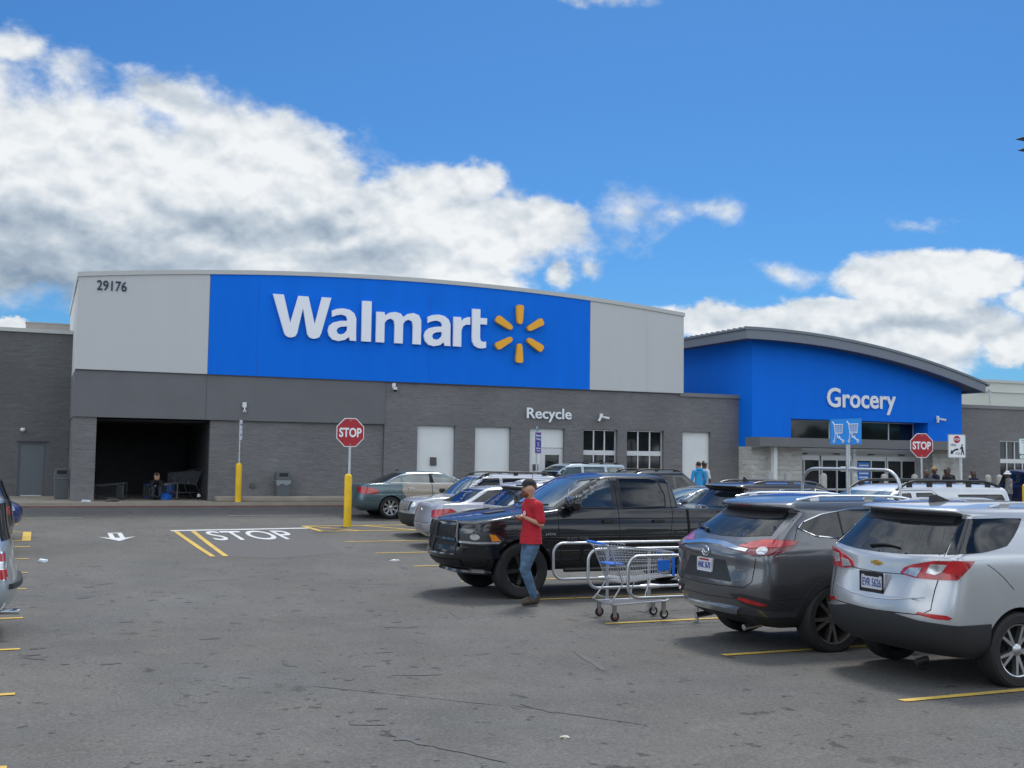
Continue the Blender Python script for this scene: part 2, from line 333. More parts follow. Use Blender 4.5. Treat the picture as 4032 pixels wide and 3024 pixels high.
# ------------------------------------------------------------------ ground
def asphalt():
    m = bpy.data.materials.new('asphalt'); m.use_nodes = True; nt = m.node_tree; b = nt.nodes['Principled BSDF']; L = nt.links.new
    tc = nt.nodes.new('ShaderNodeTexCoord'); O = tc.outputs['Object']
    def noise(sc, det=4, rough=.55, vec=O, dist=0):
        n = nt.nodes.new('ShaderNodeTexNoise'); n.inputs['Scale'].default_value = sc; n.inputs['Detail'].default_value = det; n.inputs['Roughness'].default_value = rough; n.inputs['Distortion'].default_value = dist
        L(vec, n.inputs['Vector']); return n.outputs[0]
    def mrange(v, a, c, lo, hi, t='LINEAR'):
        r = nt.nodes.new('ShaderNodeMapRange'); r.interpolation_type = t
        for i, k in enumerate((a, c, lo, hi)): r.inputs[i+1].default_value = k
        L(v, r.inputs[0]); return r.outputs[0]
    def mul(a, c, op='MULTIPLY'):
        n = nt.nodes.new('ShaderNodeMath'); n.operation = op; L(a, n.inputs[0])
        if isinstance(c, float): n.inputs[1].default_value = c
        else: L(c, n.inputs[1])
        return n.outputs[0]
    big = mrange(noise(.16, 5), .3, .7, .84, 1.14)
    mid = mrange(noise(1.3, 6, .6), .3, .7, .90, 1.10)
    grit = mrange(noise(38, 4, .85), .25, .75, .40, 1.70)
    grit2 = mrange(noise(16, 3, .6), .3, .7, .90, 1.10)
    # small dark oil and gum spots, scuffs
    mp = nt.nodes.new('ShaderNodeMapping'); mp.inputs['Scale'].default_value = (1.0, .75, 1); L(O, mp.inputs[0])
    sp = mrange(noise(5.2, 3, .6, mp.outputs[0]), .640, .675, 1, .50, 'SMOOTHSTEP')
    sp2 = mrange(noise(1.9, 5, .62, mp.outputs[0]), .64, .70, 1, .68, 'SMOOTHSTEP')
    mp2 = nt.nodes.new('ShaderNodeMapping'); mp2.inputs['Scale'].default_value = (.5, 2.2, 1); mp2.inputs['Rotation'].default_value = (0, 0, .35); L(O, mp2.inputs[0])
    sp3 = mrange(noise(1.2, 6, .65, mp2.outputs[0], .6), .66, .74, 1, .80, 'SMOOTHSTEP')
    lt = mrange(noise(7, 4, .7), .70, .78, 1, 1.22, 'SMOOTHSTEP')
    v = mul(mul(mul(big, mid), mul(grit, grit2)), mul(mul(sp, sp2), mul(sp3, lt)))
    hue = noise(.5, 3)
    cr = nt.nodes.new('ShaderNodeMix'); cr.data_type = 'RGBA'; L(mrange(hue, .35, .65, 0, 1), cr.inputs[0]); cr.inputs[6].default_value = (.112, .106, .098, 1); cr.inputs[7].default_value = (.105, .104, .100, 1)
    sc = nt.nodes.new('ShaderNodeVectorMath'); sc.operation = 'SCALE'; L(cr.outputs[2], sc.inputs[0]); L(v, sc.inputs['Scale']); L(sc.outputs[0], b.inputs['Base Color'])
    b.inputs['Roughness'].default_value = .88; b.inputs['Specular IOR Level'].default_value = .3
    bp = nt.nodes.new('ShaderNodeBump'); bp.inputs['Strength'].default_value = .55; bp.inputs['Distance'].default_value = .012
    L(noise(48, 4, .7), bp.inputs['Height']); L(bp.outputs[0], b.inputs['Normal'])
    return m
ASPH = asphalt()
ys = [-600, -60, -20, -12, -8] + [i*1.0 for i in range(-7, 38)] + [37.78]
g = MB(); xs = [-500, -60, -20, -10, 0, 10, 20, 30, 60, 120, 600]
g.add([(x, y, gz(y)) for y in ys for x in xs], [(j*11+i, j*11+i+1, j*11+12+i, j*11+11+i) for j in range(len(ys)-1) for i in range(10)])
setp(g.build('parking_lot', ASPH, smooth=True), kind='structure')
# newer, darker asphalt patch under the stop marking
def gpoly(name, pts, m, dz=.004, th=0, label=None, sub=1.5):
    """thin sheet following the ground"""
    bm = bmesh.new(); vs = [bm.verts.new((x, y, 0)) for x, y in pts]; bm.faces.new(vs)
    yl = [p[1] for p in pts]; y = math.ceil(min(yl)/.5)*.5
    while y < max(yl):
        gm = bm.verts[:]+bm.edges[:]+bm.faces[:]
        bmesh.ops.bisect_plane(bm, geom=gm, plane_co=(0, y, 0), plane_no=(0, 1, 0)); y += .5
    for v in bm.verts: v.co.z = gz(v.co.y)+dz
    bmesh.ops.recalc_face_normals(bm, faces=bm.faces)
    for f in bm.faces:
        if f.normal.z < 0: f.normal_flip()
    me = bpy.data.meshes.new(name); bm.to_mesh(me); bm.free(); me.materials.append(m)
    return setp(link(name, me), kind='structure')
PATCH = mat('asphalt_patch', (.094, .092, .092), .9, noise=.16, nscale=14, det=8, bump=.4, bscale=50)
gpoly('asphalt_patch', [(3.45, 30.3), (6.75, 30.6), (6.3, 24.4), (4.6, 23.6), (3.62, 24.2)], PATCH, .003)
gpoly('asphalt_patch', [(2.2, 31.2), (9.5, 31.6), (9.5, 31.9), (2.2, 31.6)], PATCH, .003)
TAR = mat('crack_sealer', (.074, .072, .071), .7, noise=.2, nscale=20)
STAIN = mat('oil_stain', (.072, .071, .072), .8, noise=.25, nscale=12)
def crack(pts, w):
    L_, R_ = [], []
    for i, p in enumerate(pts):
        a = Vector(pts[max(0, i-1)]); b = Vector(pts[min(len(pts)-1, i+1)]); d = (b-a).normalized(); n = Vector((-d.y, d.x))*w*(.6+.8*random.random())*(.3 if i in (0, len(pts)-1) else 1)
        L_.append(tuple(Vector(p)+n)); R_.append(tuple(Vector(p)-n))
    gpoly('asphalt_crack', L_+R_[::-1], TAR, .005)
def wander(a, b, n, amp):
    a = Vector(a); b = Vector(b); d = (b-a); nn = Vector((-d.y, d.x)).normalized(); out = []; o = 0
    for i in range(n+1):
        o += random.uniform(-amp, amp); out.append(tuple(a+d*i/n+nn*o))
    return out
for a, b, n, w, am in [((2.35, 10.32), (3.7, 8.83), 14, 0.008, 0.006), ((3.71, 8.84), (4.38, 7.78), 10, 0.008, 0.008), ((2.47, 8.12), (2.64, 7.68), 5, 0.03, 0.02), ((2.64, 7.68), (2.93, 7.02), 7, 0.022, 0.01), ((2.35, 20.05), (3.33, 20.08), 8, 0.012, 0.01), ((0.96, 19.84), (1.21, 20.12), 3, 0.03, 0.02), ((4.9, 19.0), (5.86, 18.52), 8, 0.01, 0.01), ((0.21, 20.55), (0.96, 20.22), 6, 0.006, 0.01), ((3.2, 10.58), (3.69, 10.43), 6, 0.02, 0.015), ((2.28, 8.59), (2.54, 8.48), 5, 0.03, 0.02), ((5.43, 15.21), (5.28, 14.32), 4, 0.008, 0.01), ((5.49, 11.27), (5.29, 10.08), 6, 0.03, 0.02), ((8.12, 12.95), (7.97, 14.49), 8, 0.012, 0.004), ((3.83, 8.86), (3.92, 8.38), 6, 0.02, 0.012)]: crack(wander(a, b, n, am), w)
def stain(cx, cy, rx, ry, rot=0):
    pts = []; n = 18; ph = random.random()*6
    for k in range(n):
        t = 2*math.pi*k/n; q = 1+.28*math.sin(2*t+ph)+.18*math.sin(5*t+2*ph)+random.uniform(-.1, .1); x, y = rx*q*math.cos(t), ry*q*math.sin(t)
        pts.append((cx+x*math.cos(rot)-y*math.sin(rot), cy+x*math.sin(rot)+y*math.cos(rot)))
    gpoly('oil_stain', pts, STAIN, .0045)
for s_ in [(0.71, 18.35, 0.095, 0.29, 0), (0.81, 19.62, 0.092, 0.1, 0), (0.05, 13.49, 0.067, 0.07, 0), (0.05, 12.79, 0.073, 0.09, 0), (0.74, 12.2, 0.085, 0.06, 0), (0.32, 12.32, 0.032, 0.04, 0), (0.03, 13.04, 0.054, 0.05, 0), (2.77, 10.5, 0.063, 0.06, 0), (4.32, 13.83, 0.177, 0.12, 0), (4.4, 14.28, 0.073, 0.04, 0), (2.54, 7.95, 0.076, 0.08, 0), (3.54, 11.97, 0.085, 0.06, 0), (4.51, 11.49, 0.073, 0.05, 0), (1.13, 7.97, 0.022, 0.02, 0), (1.38, 7.84, 0.022, 0.01, 0), (1.05, 7.8, 0.022, 0.02, 0), (0.88, 7.91, 0.022, 0.02, 0), (1.33, 7.75, 0.032, 0.01, 0), (1.89, 13.59, 0.076, 0.04, 0), (1.98, 13.6, 0.054, 0.04, 0), (1.11, 15.4, 0.073, 0.07, 0), (1.49, 15.27, 0.051, 0.04, 0), (3.4, 15.84, 0.085, 0.05, 0), (4.18, 18.21, 0.073, 0.06, 0), (2.65, 15.6, 0.041, 0.03, 0), (2.03, 17.75, 0.041, 0.05, 0), (1.63, 10.57, 0.022, 0.02, 0), (1.44, 10.24, 0.022, 0.03, 0), (1.52, 10.32, 0.022, 0.02, 0), (2.48, 8.66, 0.045, 0.03, 0), (2.27, 8.92, 0.022, 0.02, 0), (2.53, 7.25, 0.032, 0.01, 0), (0.48, 8.53, 0.01, 0.01, 0), (0.22, 9.03, 0.01, 0.01, 0), (0.61, 7.89, 0.01, 0.01, 0), (3.09, 13.52, 0.032, 0.03, 0), (2.1, 17.22, 0.085, 0.04, 0), (2.78, 15.06, 0.045, 0.04, 0)]: stain(*s_)
# markings
def line(x0, x1, y, w=.10, m=PAINTY, name='parking_line', sk=.0):
    return gpoly(name, [(x0, y-w/2), (x1, y-w/2+sk), (x1, y+w/2+sk), (x0, y+w/2)], m, .008)
SP = 2.742
for i in range(8):
    line(6.92, 12.35, 26.94-SP*i)
for i in range(8): line(12.35, 17.8, 26.94-SP*i)
gpoly('parking_line', [(12.3, 29.2), (12.4, 29.2), (12.4, 7.5), (12.3, 7.5)], PAINTY, .0085)
for yy in (27.0, 24.5, 22.03, 19.57, 16.17, 13.5, 10.82, 8.1): line(-5.6, -.12, yy)
gpoly('marking_box', [(-.31, 30.55), (-.12, 30.55), (-.12, 28.35), (-.31, 28.35)], PAINTY, .008)
line(-5.6, -.31, 28.4); line(-5.6, -.31, 30.5)
gpoly('stop_line', [(3.2, 30.26), (6.98, 30.56), (6.98, 30.80), (3.2, 30.50)], PAINTW, .0085)
for xo in (0, .27): gpoly('centre_line', [(3.25+xo*1.6, 30.2), (3.37+xo*1.6, 30.2), (3.47+xo, 24.2), (3.36+xo, 24.2)], PAINTY, .008)
gpoly('lane_line', [(-.9, 34.25), (1.15, 34.2), (1.15, 34.3), (-.9, 34.35)], mat('faded_paint', (.33, .30, .24), .85, noise=.25, nscale=6), .008)
gpoly('lane_line', [(5.3, 34.6), (8.2, 34.6), (8.2, 34.72), (5.3, 34.72)], _mc['faded_paint'], .008)
def painted_text(txt, x0, x1, y0, y1, m):
    me = text_mesh(txt, x1-x0, y1-y0, .0, bold=.009)
    bm = bmesh.new(); bm.from_mesh(me); kill = [f for f in bm.faces if abs(f.normal.y) < .5]
    bmesh.ops.delete(bm, geom=kill, context='FACES'); bmesh.ops.remove_doubles(bm, verts=bm.verts, dist=1e-5)
    for v in bm.verts:
        X = v.co.x+(x0+x1)/2; Y = v.co.z+(y0+y1)/2
        v.co = Vector((X, Y, gz(Y)+.010))
    for f in bm.faces:
        f.normal_update()
        if f.normal.z < 0: f.normal_flip()
    me2 = bpy.data.meshes.new('stop_marking'); bm.to_mesh(me2); bm.free(); me2.materials.append(m)
    setp(link('stop_marking', me2), kind='structure')
painted_text("STOP", 3.98, 6.06, 27.75, 30.1, PAINTW)
# hollow arrow pointing to the camera
ax = 1.80
gpoly('arrow_marking', [(ax, 27.95), (ax+.44, 29.05), (ax+.17, 28.72), (ax+.17, 30.0), (ax+.06, 30.0), (ax+.06, 28.75), (ax-.06, 28.75), (ax-.06, 29.85), (ax+.06, 29.85), (ax+.06, 30.0), (ax-.17, 30.0), (ax-.17, 28.72), (ax-.44, 29.05)], PAINTW, .009)
# striped island by the stop sign
for a, b in (((6.86, 31.3), (12.3, 31.3)), ((6.95, 29.75), (12.3, 29.75))):
    gpoly('island_line', [(a[0], a[1]-.06), (b[0], b[1]-.06), (b[0], b[1]+.06), (a[0], a[1]+.06)], PAINTY, .0085)
for x in (6.9, 8.5, 10.1): gpoly('island_line', [(x, 31.24), (x+.14, 31.24), (x+1.2, 29.81), (x+1.06, 29.81)], PAINTY, .008)
gpoly('island_line', [(6.78, 31.35), (6.92, 31.35), (7.08, 29.7), (6.94, 29.7)], PAINTY, .0095)

# sidewalk with kerb
KZ = gz(37.78); SW = KZ+.14
k = MB(); 
k.box(-12, 23.2, 37.86, 46, -.4, SW); k.box(23.2, 60, 34.2, 46, -.4, SW)
setp(k.build('sidewalk', CONC), kind='structure')
for nm, mm, za, zb, o_ in (('kerb', REDKERB, -.4, KZ+.032, 0), ('kerb_top', CONC, KZ+.032, SW+.003, .006)):
    k = MB(); k.box(-12, 23.1, 37.74+o_, 37.86, za, zb); k.box(23.08+o_, 23.2, 34.2, 37.86, za, zb); k.box(23.2, 60, 34.08+o_, 34.2, za, zb)
    setp(k.build(nm, mm), kind='structure')
k = MB()
for x in list(range(-10, 23, 3)): k.box(x-.006, x+.006, 37.87, 46, SW, SW+.002)
setp(k.build('sidewalk_joint', mat('joint', (.12, .11, .10), .9)), kind='structure')

# ------------------------------------------------------------------ store building
store = empty('store_building', (12, 45, 0), 0, 'wide single-storey supermarket with a curved grey and blue front and an arched blue grocery entrance', 'building')
OFF = Vector((-12, -45, 0))
def S(mb, name, m, smooth=False, parent=None, label=None):
    o = mb.build(name, m, None, smooth)
    o.data.transform(Matrix.Translation(OFF)); o.parent = parent or store
    if label: o['label'] = label
    return o
def top_z(x):
    P = [(0.92, 7.60), (2.41, 7.72), (4.01, 7.85), (5.67, 7.97), (8.88, 8.15), (11.63, 8.235), (14.29, 8.25), (16.55, 8.18), (19.14, 8.03), (21.37, 7.86), (23.59, 7.67)]
    # smooth arc fitted through the measured roof edge
    A, B, Cc = 7.45947, .1216365, -.00477972
    return A + B*x + Cc*x*x
PB = 4.43     # bottom of the upper panels
def arc_prism(x0, x1, zb, dz, y0, y1, n):
    xs_ = [x0+(x1-x0)*i/n for i in range(n+1)]
    return MB().prism([(x0, zb), (x1, zb)] + [(x, top_z(x)+dz) for x in reversed(xs_)], y0, y1)
core = arc_prism(.95, 23.60, PB+.01, -.16, 38.75, 50, 20); S(core, 'upper_wall', OFFWHITE)
S(arc_prism(.936, 5.07, PB, -.15, 38.60, 38.75, 6), 'wall_panel', OFFWHITE, label='pale grey upper wall panel carrying the street number')
S(arc_prism(5.09, 19.40, PB, -.15, 38.60, 38.75, 20), 'wall_panel', BLUE, label='bright blue upper wall panel behind the big sign')
S(arc_prism(19.42, 23.60, PB, -.15, 38.60, 38.75, 6), 'wall_panel', OFFWHITE, label='pale grey upper wall panel at the right end')
def arc_strip(x0, x1, z0, z1, y0, y1, n):
    xs_ = [x0+(x1-x0)*i/n for i in range(n+1)]
    return MB().prism([(x, top_z(x)+z0) for x in xs_]+[(x, top_z(x)+z1) for x in reversed(xs_)], y0, y1)
S(arc_strip(.90, 23.64, -.148, 0, 38.56, 50.1, 24), 'coping', COPING)
for x_, z_ in ((5.072, 7.75), (19.402, 7.85)): S(MB().box(x_, x_+.016, 38.63, 38.75, PB+.01, z_), 'panel_joint', COPING)
b = MB(); b.box(.94, 23.6, 38.63, 38.75, PB-.03, PB-.002); S(b, 'drip_edge', DGREY)
for x_, mm in ((6.7, mat('blue_seam', (.0, .13, .62), .7)), (12.9, _mc.get('blue_seam')), (21.9, COPING)):
    S(MB().box(x_, x_+.012, 38.594, 38.60, PB+.005, 7.6), 'panel_seam', mm or _mc['blue_seam'])
# fascia band left part
b = MB(); b.box(.936, 11.30, 38.66, 50, 2.90, PB-.03); S(b, 'fascia_band', GREY_SMOOTH)
b = MB(); b.box(5.07, 5.09, 38.652, 38.66, 2.92, PB-.05); S(b, 'band_joint', DGREY)
# pillar, alcove walls
b = MB(); b.box(.96, 1.655, 38.72, 39.5, SW, 2.90); S(b, 'pillar', GREY_BLOCK)
b = MB(); b.box(.96, 1.2, 39.5, 45.5, SW, 2.90); b.box(.9, 5.4, 45.5, 45.7, SW, 2.9); b.box(5.25, 11.29, 38.78, 45.5, SW, 2.90); S(b, 'wall', GREY_BLOCK)
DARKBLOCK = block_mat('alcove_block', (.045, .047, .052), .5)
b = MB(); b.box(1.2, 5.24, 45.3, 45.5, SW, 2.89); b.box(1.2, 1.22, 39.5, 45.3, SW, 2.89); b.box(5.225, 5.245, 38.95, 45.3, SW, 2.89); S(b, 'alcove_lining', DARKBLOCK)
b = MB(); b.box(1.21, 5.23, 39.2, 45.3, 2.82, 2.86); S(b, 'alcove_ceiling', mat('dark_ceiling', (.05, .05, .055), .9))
# main wall with openings
ops = [(12.54, 13.99, 'p'), (14.77, 16.20, 'p'), (16.97, 18.42, 'd'), (19.22, 20.70, 'w'), (21.11, 22.77, 'w'), (23.62, 24.94, 'p')]
HD = 2.905
b = MB(); prev = 11.30
for x0, x1, t in ops:
    b.box(prev, x0, 38.70, 39.0, SW, HD); prev = x1
b.box(prev, 26.28, 38.70, 39.0, SW, HD); b.box(11.30, 26.28, 38.70, 39.0, HD, PB-.03)
b.box(11.3, 26.28, 39.0, 39.1, SW, 4.4)
S(b, 'wall', GREY_BLOCK)
b = MB(); b.box(23.45, 26.33, 38.64, 39.2, PB-.12, PB+.03); S(b, 'parapet_cap', mat('parapet', (.20, .20, .205), .6))
b = MB(); b.box(11.3, 26.28, 39.1, 45, SW, PB-.1); S(b, 'inner_block', GREY_SMOOTH)
for x0, x1, t in ops:
    if t == 'p':
        b = MB(); b.box(x0+.002, x1-.002, 38.86, 39.0, SW+.62, HD-.002); p = S(b, 'infill_panel', DOORWHITE)
        b = MB(); b.box(x0+.002, x1-.002, 38.84, 39.0, SW, SW+.62); S(b, 'infill_base', mat('beige_base', (.42, .42, .38), .8, noise=.08, nscale=3))
    elif t == 'd':
        b = MB(); b.box(x0+.002, x1-.002, 38.86, 39.0, 2.17, HD-.002); b.box(x0+.002, x0+.52, 38.86, 39.0, SW, 2.17); S(b, 'infill_panel', DOORWHITE)
        b = MB(); b.box(x0+.52, x0+.70, 38.84, 38.95, SW, 2.15); b.box(x1-.16, x1-.002, 38.84, 38.95, SW, 2.15); b.box(x0+.70, x1-.16, 38.84, 38.95, 1.90, 2.15); b.box(x0+.70, x1-.16, 38.84, 38.95, SW, .55)
        f = S(b, 'door', ALU)
        b = MB(); b.box(x0+.70, x1-.16, 38.90, 38.92, .55, 1.90); S(b, 'door_glass', GLASS, parent=f)
        b = MB(); b.box(x0+.74, x0+.76, 38.78, 38.80, .9, 1.2); b.box(x0+.74, x0+.76, 38.80, 38.84, .9, .92); b.box(x0+.74, x0+.76, 38.80, 38.84, 1.18, 1.2); S(b, 'handle', GALV, parent=f)
    else:
        w = (x1-x0-.02); b = MB(); xa, xb = x0+.01, x1-.01
        b.box(xa, xb, 38.84, 38.93, 1.92, 2.10); b.box(xa, xb, 38.84, 38.93, HD-.045, HD-.003); b.box(xa, xb, 38.84, 38.93, SW+.3, SW+.36)
        for q in range(4):
            xx = xa+(w-.05)*q/3; b.box(xx, xx+.05, 38.842, 38.93, 2.10, HD-.045); b.box(xx, xx+.05, 38.842, 38.93, SW+.36, 1.92)
        f = S(b, 'window_frame', ALU)
        b = MB(); b.box(xa+.02, xb-.02, 38.88, 38.90, SW+.36, HD-.05); S(b, 'window_pane', GLASS, parent=f)
        b = MB(); b.box(xa, xb, 38.80, 39.0, SW, SW+.3); S(b, 'window_sill', GREY_SMOOTH, parent=f)
# raised concrete plinth in front of the blank wall
setp(MB().box(5.45, 11.0, 38.15, 38.78, SW, SW+.17).build('concrete_plinth', CONC, bevel=.03), 'low concrete step along the foot of the dark block wall', 'step')
# left wing
b = MB(); b.box(-14, -.72, 43.5, 52, SW-.05, 6.0); b.box(.18, .95, 43.5, 52, SW-.05, 6.0); b.box(-.72, .18, 43.5, 52, 2.09, 6.0); S(b, 'wing_wall', GREY_WING)
b = MB(); b.box(-14, .93, 43.42, 52, 6.003, 6.14); S(b, 'wing_coping', COPING)
b = MB(); b.box(-.72, .18, 43.50, 43.56, 2.02, 2.085); b.box(-.72, -.67, 43.50, 43.56, SW, 2.02); b.box(.13, .18, 43.50, 43.56, SW, 2.02); f = S(b, 'door_frame', DGREY)
b = MB(); b.box(-.67, .13, 43.53, 43.58, SW+.02, 2.02); d = S(b, 'steel_door', mat('grey_steel_door', (.135, .15, .165), .5), parent=f)
b = MB(); b.box(-.60, .10, 43.47, 43.5, SW, SW+.03); S(b, 'threshold', ALU)
b = MB(); b.box(-.78, .24, 43.44, 43.5, 2.11, 2.15); S(b, 'drip_cap', DGREY)
b = MB(); b.lathe([(0, 0), (.07, .02), (.09, .08), (.07, .13), (0, .14)], 12, c=(-.59, 43.42, 2.45)); S(b, 'wall_lamp', mat('lamp_white', (.8, .8, .8), .3), smooth=True)
b = MB(); b.box(-.75, 1.0, 51, 53, 6.2, 7.13); b.box(-.77, 1.02, 50.98, 53, 7.13, 7.18); b.box(.05, .07, 50.98, 51, 6.3, 7.1)
S(b, 'rooftop_unit', mat('tan_metal', (.34, .31, .28), .6))
# upper right setback wall and pipe
b = MB(); b.box(36, 64, 45, 60, 4.3, 6.12); S(b, 'setback_wall', mat('cream_stucco', (.62, .63, .56), .85, noise=.03, nscale=.6))
b = MB(); b.box(35.95, 64, 44.92, 60, 6.12, 6.26); b.box(35.95, 64, 44.93, 45, 5.60, 5.62); S(b, 'setback_coping', mat('cream_coping', (.52, .53, .49), .6))
b = MB(); b.tube([(45.95, 44.6, 4.2), (45.95, 44.6, 5.62)], .05, 8); b.tube([(45.95, 44.6, 5.60), (45.95, 44.6, 5.72)], .13, 10); S(b, 'vent_pipe', GALV, smooth=40)
# right wing
b = MB(); b.box(37.27, 40.42, 38.70, 39.0, SW, 4.30); b.box(40.42, 42.4, 38.70, 39.0, 2.87, 4.30); b.box(42.4, 64, 38.70, 39.0, SW, 4.30); b.box(37.27, 64, 39.0, 44.9, SW, 4.2); S(b, 'wall', GREY_BLOCK)
b = MB(); b.box(37.27, 64, 38.64, 39.2, 4.30, 4.45); S(b, 'parapet_cap', _mc['parapet'])
b = MB(); xa = 40.43
b.box(xa, 42.39, 38.80, 38.9, 1.84, 2.03); b.box(xa, 42.39, 38.80, 38.9, 2.82, 2.868)
for q in range(5): b.box(xa+q*.478, xa+q*.478+.05, 38.802, 38.9, 2.03, 2.82); b.box(xa+q*.478, xa+q*.478+.05, 38.802, 38.9, SW+.3, 1.84)
f = S(b, 'window_frame', ALU); b = MB(); b.box(xa, 42.39, 38.85, 38.87, SW+.3, 2.83); S(b, 'window_pane', GLASS, parent=f)
# grocery entrance block
GX0, GX1, GY = 26.285, 37.27, 37.78
def eave(x):       # underside of the fascia along the curved roof
    x0, x1 = 25.45, 37.9; t = (x-x0)/(x1-x0)
    return 6.5883 + .20857*t - 1.93056*t*t
n = 16; xs_ = [GX0+(GX1-GX0)*i/n for i in range(n+1)]
WX0, WX1, WZ0, WZ1 = 28.18, 35.35, 2.72, 3.52
poly = [(GX0, 2.36), (WX0, 2.36), (WX0, WZ1), (WX1, WZ1), (WX1, 2.36), (GX1, 2.36)] + [(x, eave(x)+.1) for x in reversed(xs_)]
# front wall split in strips so the glazed slot stays open
b = MB(); b.prism([(GX0, 2.36), (WX0, 2.36), (WX0, eave(WX0)+.1), (GX0, eave(GX0)+.1)], GY, GY+.3)
xm = [WX0+(WX1-WX0)*i/10 for i in range(11)]
b.prism([(WX0, WZ1), (WX1, WZ1)]+[(x, eave(x)+.1) for x in reversed(xm)], GY, GY+.3)
b.prism([(WX1, 2.36), (GX1, 2.36), (GX1, eave(GX1)+.1), (WX1, eave(WX1)+.1)], GY, GY+.3)
b.prism([(GY+.3, 2.36), (47, 2.36), (47, eave(GX0)+.1), (GY+.3, eave(GX0)+.1)], GX0, GX0+.3, 'x')
b.prism([(GY+.3, 2.36), (47, 2.36), (47, eave(GX1)+.1), (GY+.3, eave(GX1)+.1)], GX1-.3, GX1, 'x')
b.box(WX0-.02, WX0, GY+.3, GY+.9, WZ0-.3, WZ1+.02); b.box(WX1, WX1+.02, GY+.3, GY+.9, WZ0-.3, WZ1+.02); b.box(WX0, WX1, GY+.3, GY+.9, WZ1, WZ1+.02)
S(b, 'entrance_wall', BLUE)
b = MB()
b.box(WX0, WX1, GY+.85, GY+.9, WZ0-.02, WZ0+.03); b.box(WX0, WX1, GY+.85, GY+.9, WZ1-.04, WZ1)
for xx in (WX0+.02, 28.62, 30.75, 33.9+.02, 32.9-.85, WX1-.07): b.box(xx, xx+.05, GY+.852, GY+.91, WZ0, WZ1)
f = S(b, 'window_frame', ALU); b = MB(); b.box(WX0, WX1, GY+.875, GY+.89, WZ0, WZ1); S(b, 'window_pane', GLASS, parent=f)
# fascia + roof
def eave_poly(x0, x1, lo, hi, n=20):
    q = [x0+(x1-x0)*i/n for i in range(n+1)]
    return [(x, eave(x)+lo) for x in q]+[(x, eave(x)+hi) for x in reversed(q)]
b = MB(); b.prism(eave_poly(25.47, 37.85, 0, .36), 36.98, 37.10); b.prism([(37.10, eave(25.5)), (48, eave(25.5)), (48, eave(25.5)+.36), (37.10, eave(25.5)+.36)], 25.47, 25.59, 'x'); b.prism([(37.10, eave(37.85)), (48, eave(37.85)), (48, eave(37.85)+.36), (37.10, eave(37.85)+.36)], 37.73, 37.85, 'x')
S(b, 'roof_fascia', FASCIA)
b = MB(); b.prism(eave_poly(25.60, 37.72, .06, .12), 37.11, 48); S(b, 'soffit', mat('soffit', (.10, .11, .13), .7))
ROOFM = mat('standing_seam_roof', (.16, .18, .21), .4, metal=.4)
b = MB(); b.prism(eave_poly(25.40, 37.93, .362, .42), 36.93, 48.1)
for k_ in range(28):
    yy = 37.0+.4*k_; b.prism(eave_poly(25.40, 37.90, .42, .485), yy, yy+.03)
S(b, 'roof', ROOFM)
b = MB(); b.tube([(37.99, 36.95, eave(37.9)+.36), (37.99, 48, eave(37.9)+.36)], .07, 8); S(b, 'gutter', FASCIA)
# canopy band
CY = 36.8
b = MB(); b.box(25.95+.02, 37.5, CY, GY-.003, 2.355, 2.72); S(b, 'canopy', GREY_SMOOTH)
# light block base, columns, doors
b = MB(); b.box(GX0, 28.74, GY, GY+.3, SW, 2.35); b.box(GX0, GX0+.3, GY+.3, 39, SW, 2.35); b.box(28.44, 28.74, GY+.3, 40, SW, 2.35); S(b, 'base_wall', STONE); b = MB(); b.box(35.6, GX1, GY, GY+.3, SW, 2.35); b.box(35.6, 35.9, GY+.3, 40, SW, 2.35); S(b, 'base_wall', STONE)
for x_ in (27.0, 36.6): S(MB().box(x_, x_+.16, 37.3, 37.5, SW, 2.35), 'canopy_post', DOORWHITE)
DY = 38.75
b = MB(); b.box(28.74, 35.6, DY, DY+.2, 2.05, 2.354); b.box(28.74, 35.6, DY-.03, DY, 2.16, 2.2); S(b, 'door_header', mat('header_grey', (.42, .43, .42), .6))
doors = [28.76, 30.42, 32.1, 32.28, 33.93]
for i, x0 in enumerate((28.76, 30.46, 32.28, 33.95)):
    x1 = x0+1.62; b = MB(); b.box(x0, x1, DY+.02, DY+.1, 1.85, 2.05); b.box(x0, x1, DY+.02, DY+.1, .58, .66); b.box(x0, x1, DY+.02, DY+.1, SW, SW+.12)
    for xx in (x0, x0+.78, x1-.05): b.box(xx, xx+.06, DY+.0, DY+.11, SW, 1.85)
    f = S(b, 'entrance_door', ALU); b = MB(); b.box(x0+.02, x1-.02, DY+.05, DY+.07, SW+.1, 1.86); S(b, 'door_glass', GLASS, parent=f)
    b = MB(); b.box(x0+.6, x0+.95, DY-.03, DY+.0, 2.10, 2.14); S(b, 'door_sensor', BLACK, parent=f)
b = MB(); b.box(32.1, 32.26, DY-.02, DY+.1, SW, 2.35); S(b, 'door_post', ALU)
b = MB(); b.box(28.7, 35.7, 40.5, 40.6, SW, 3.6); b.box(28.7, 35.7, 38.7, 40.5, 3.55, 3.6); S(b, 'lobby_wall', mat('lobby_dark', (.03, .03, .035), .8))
setp(MB().box(32.36, 32.98, DY-.02, DY-.004, .72, 1.78).build('door_poster', [mat('poster_blue', (.02, .22, .75), .4)]), 'blue notice with pale lines of text on the grocery entrance glass', 'poster')
po = bpy.data.objects['door_poster']
b = MB()
for q in range(5): b.box(32.42, 32.42+.5-.04*(q % 2), DY-.024, DY-.021, 1.62-q*.17, 1.68-q*.17)
b.build('printed_lines', SIGNWHITE, po)

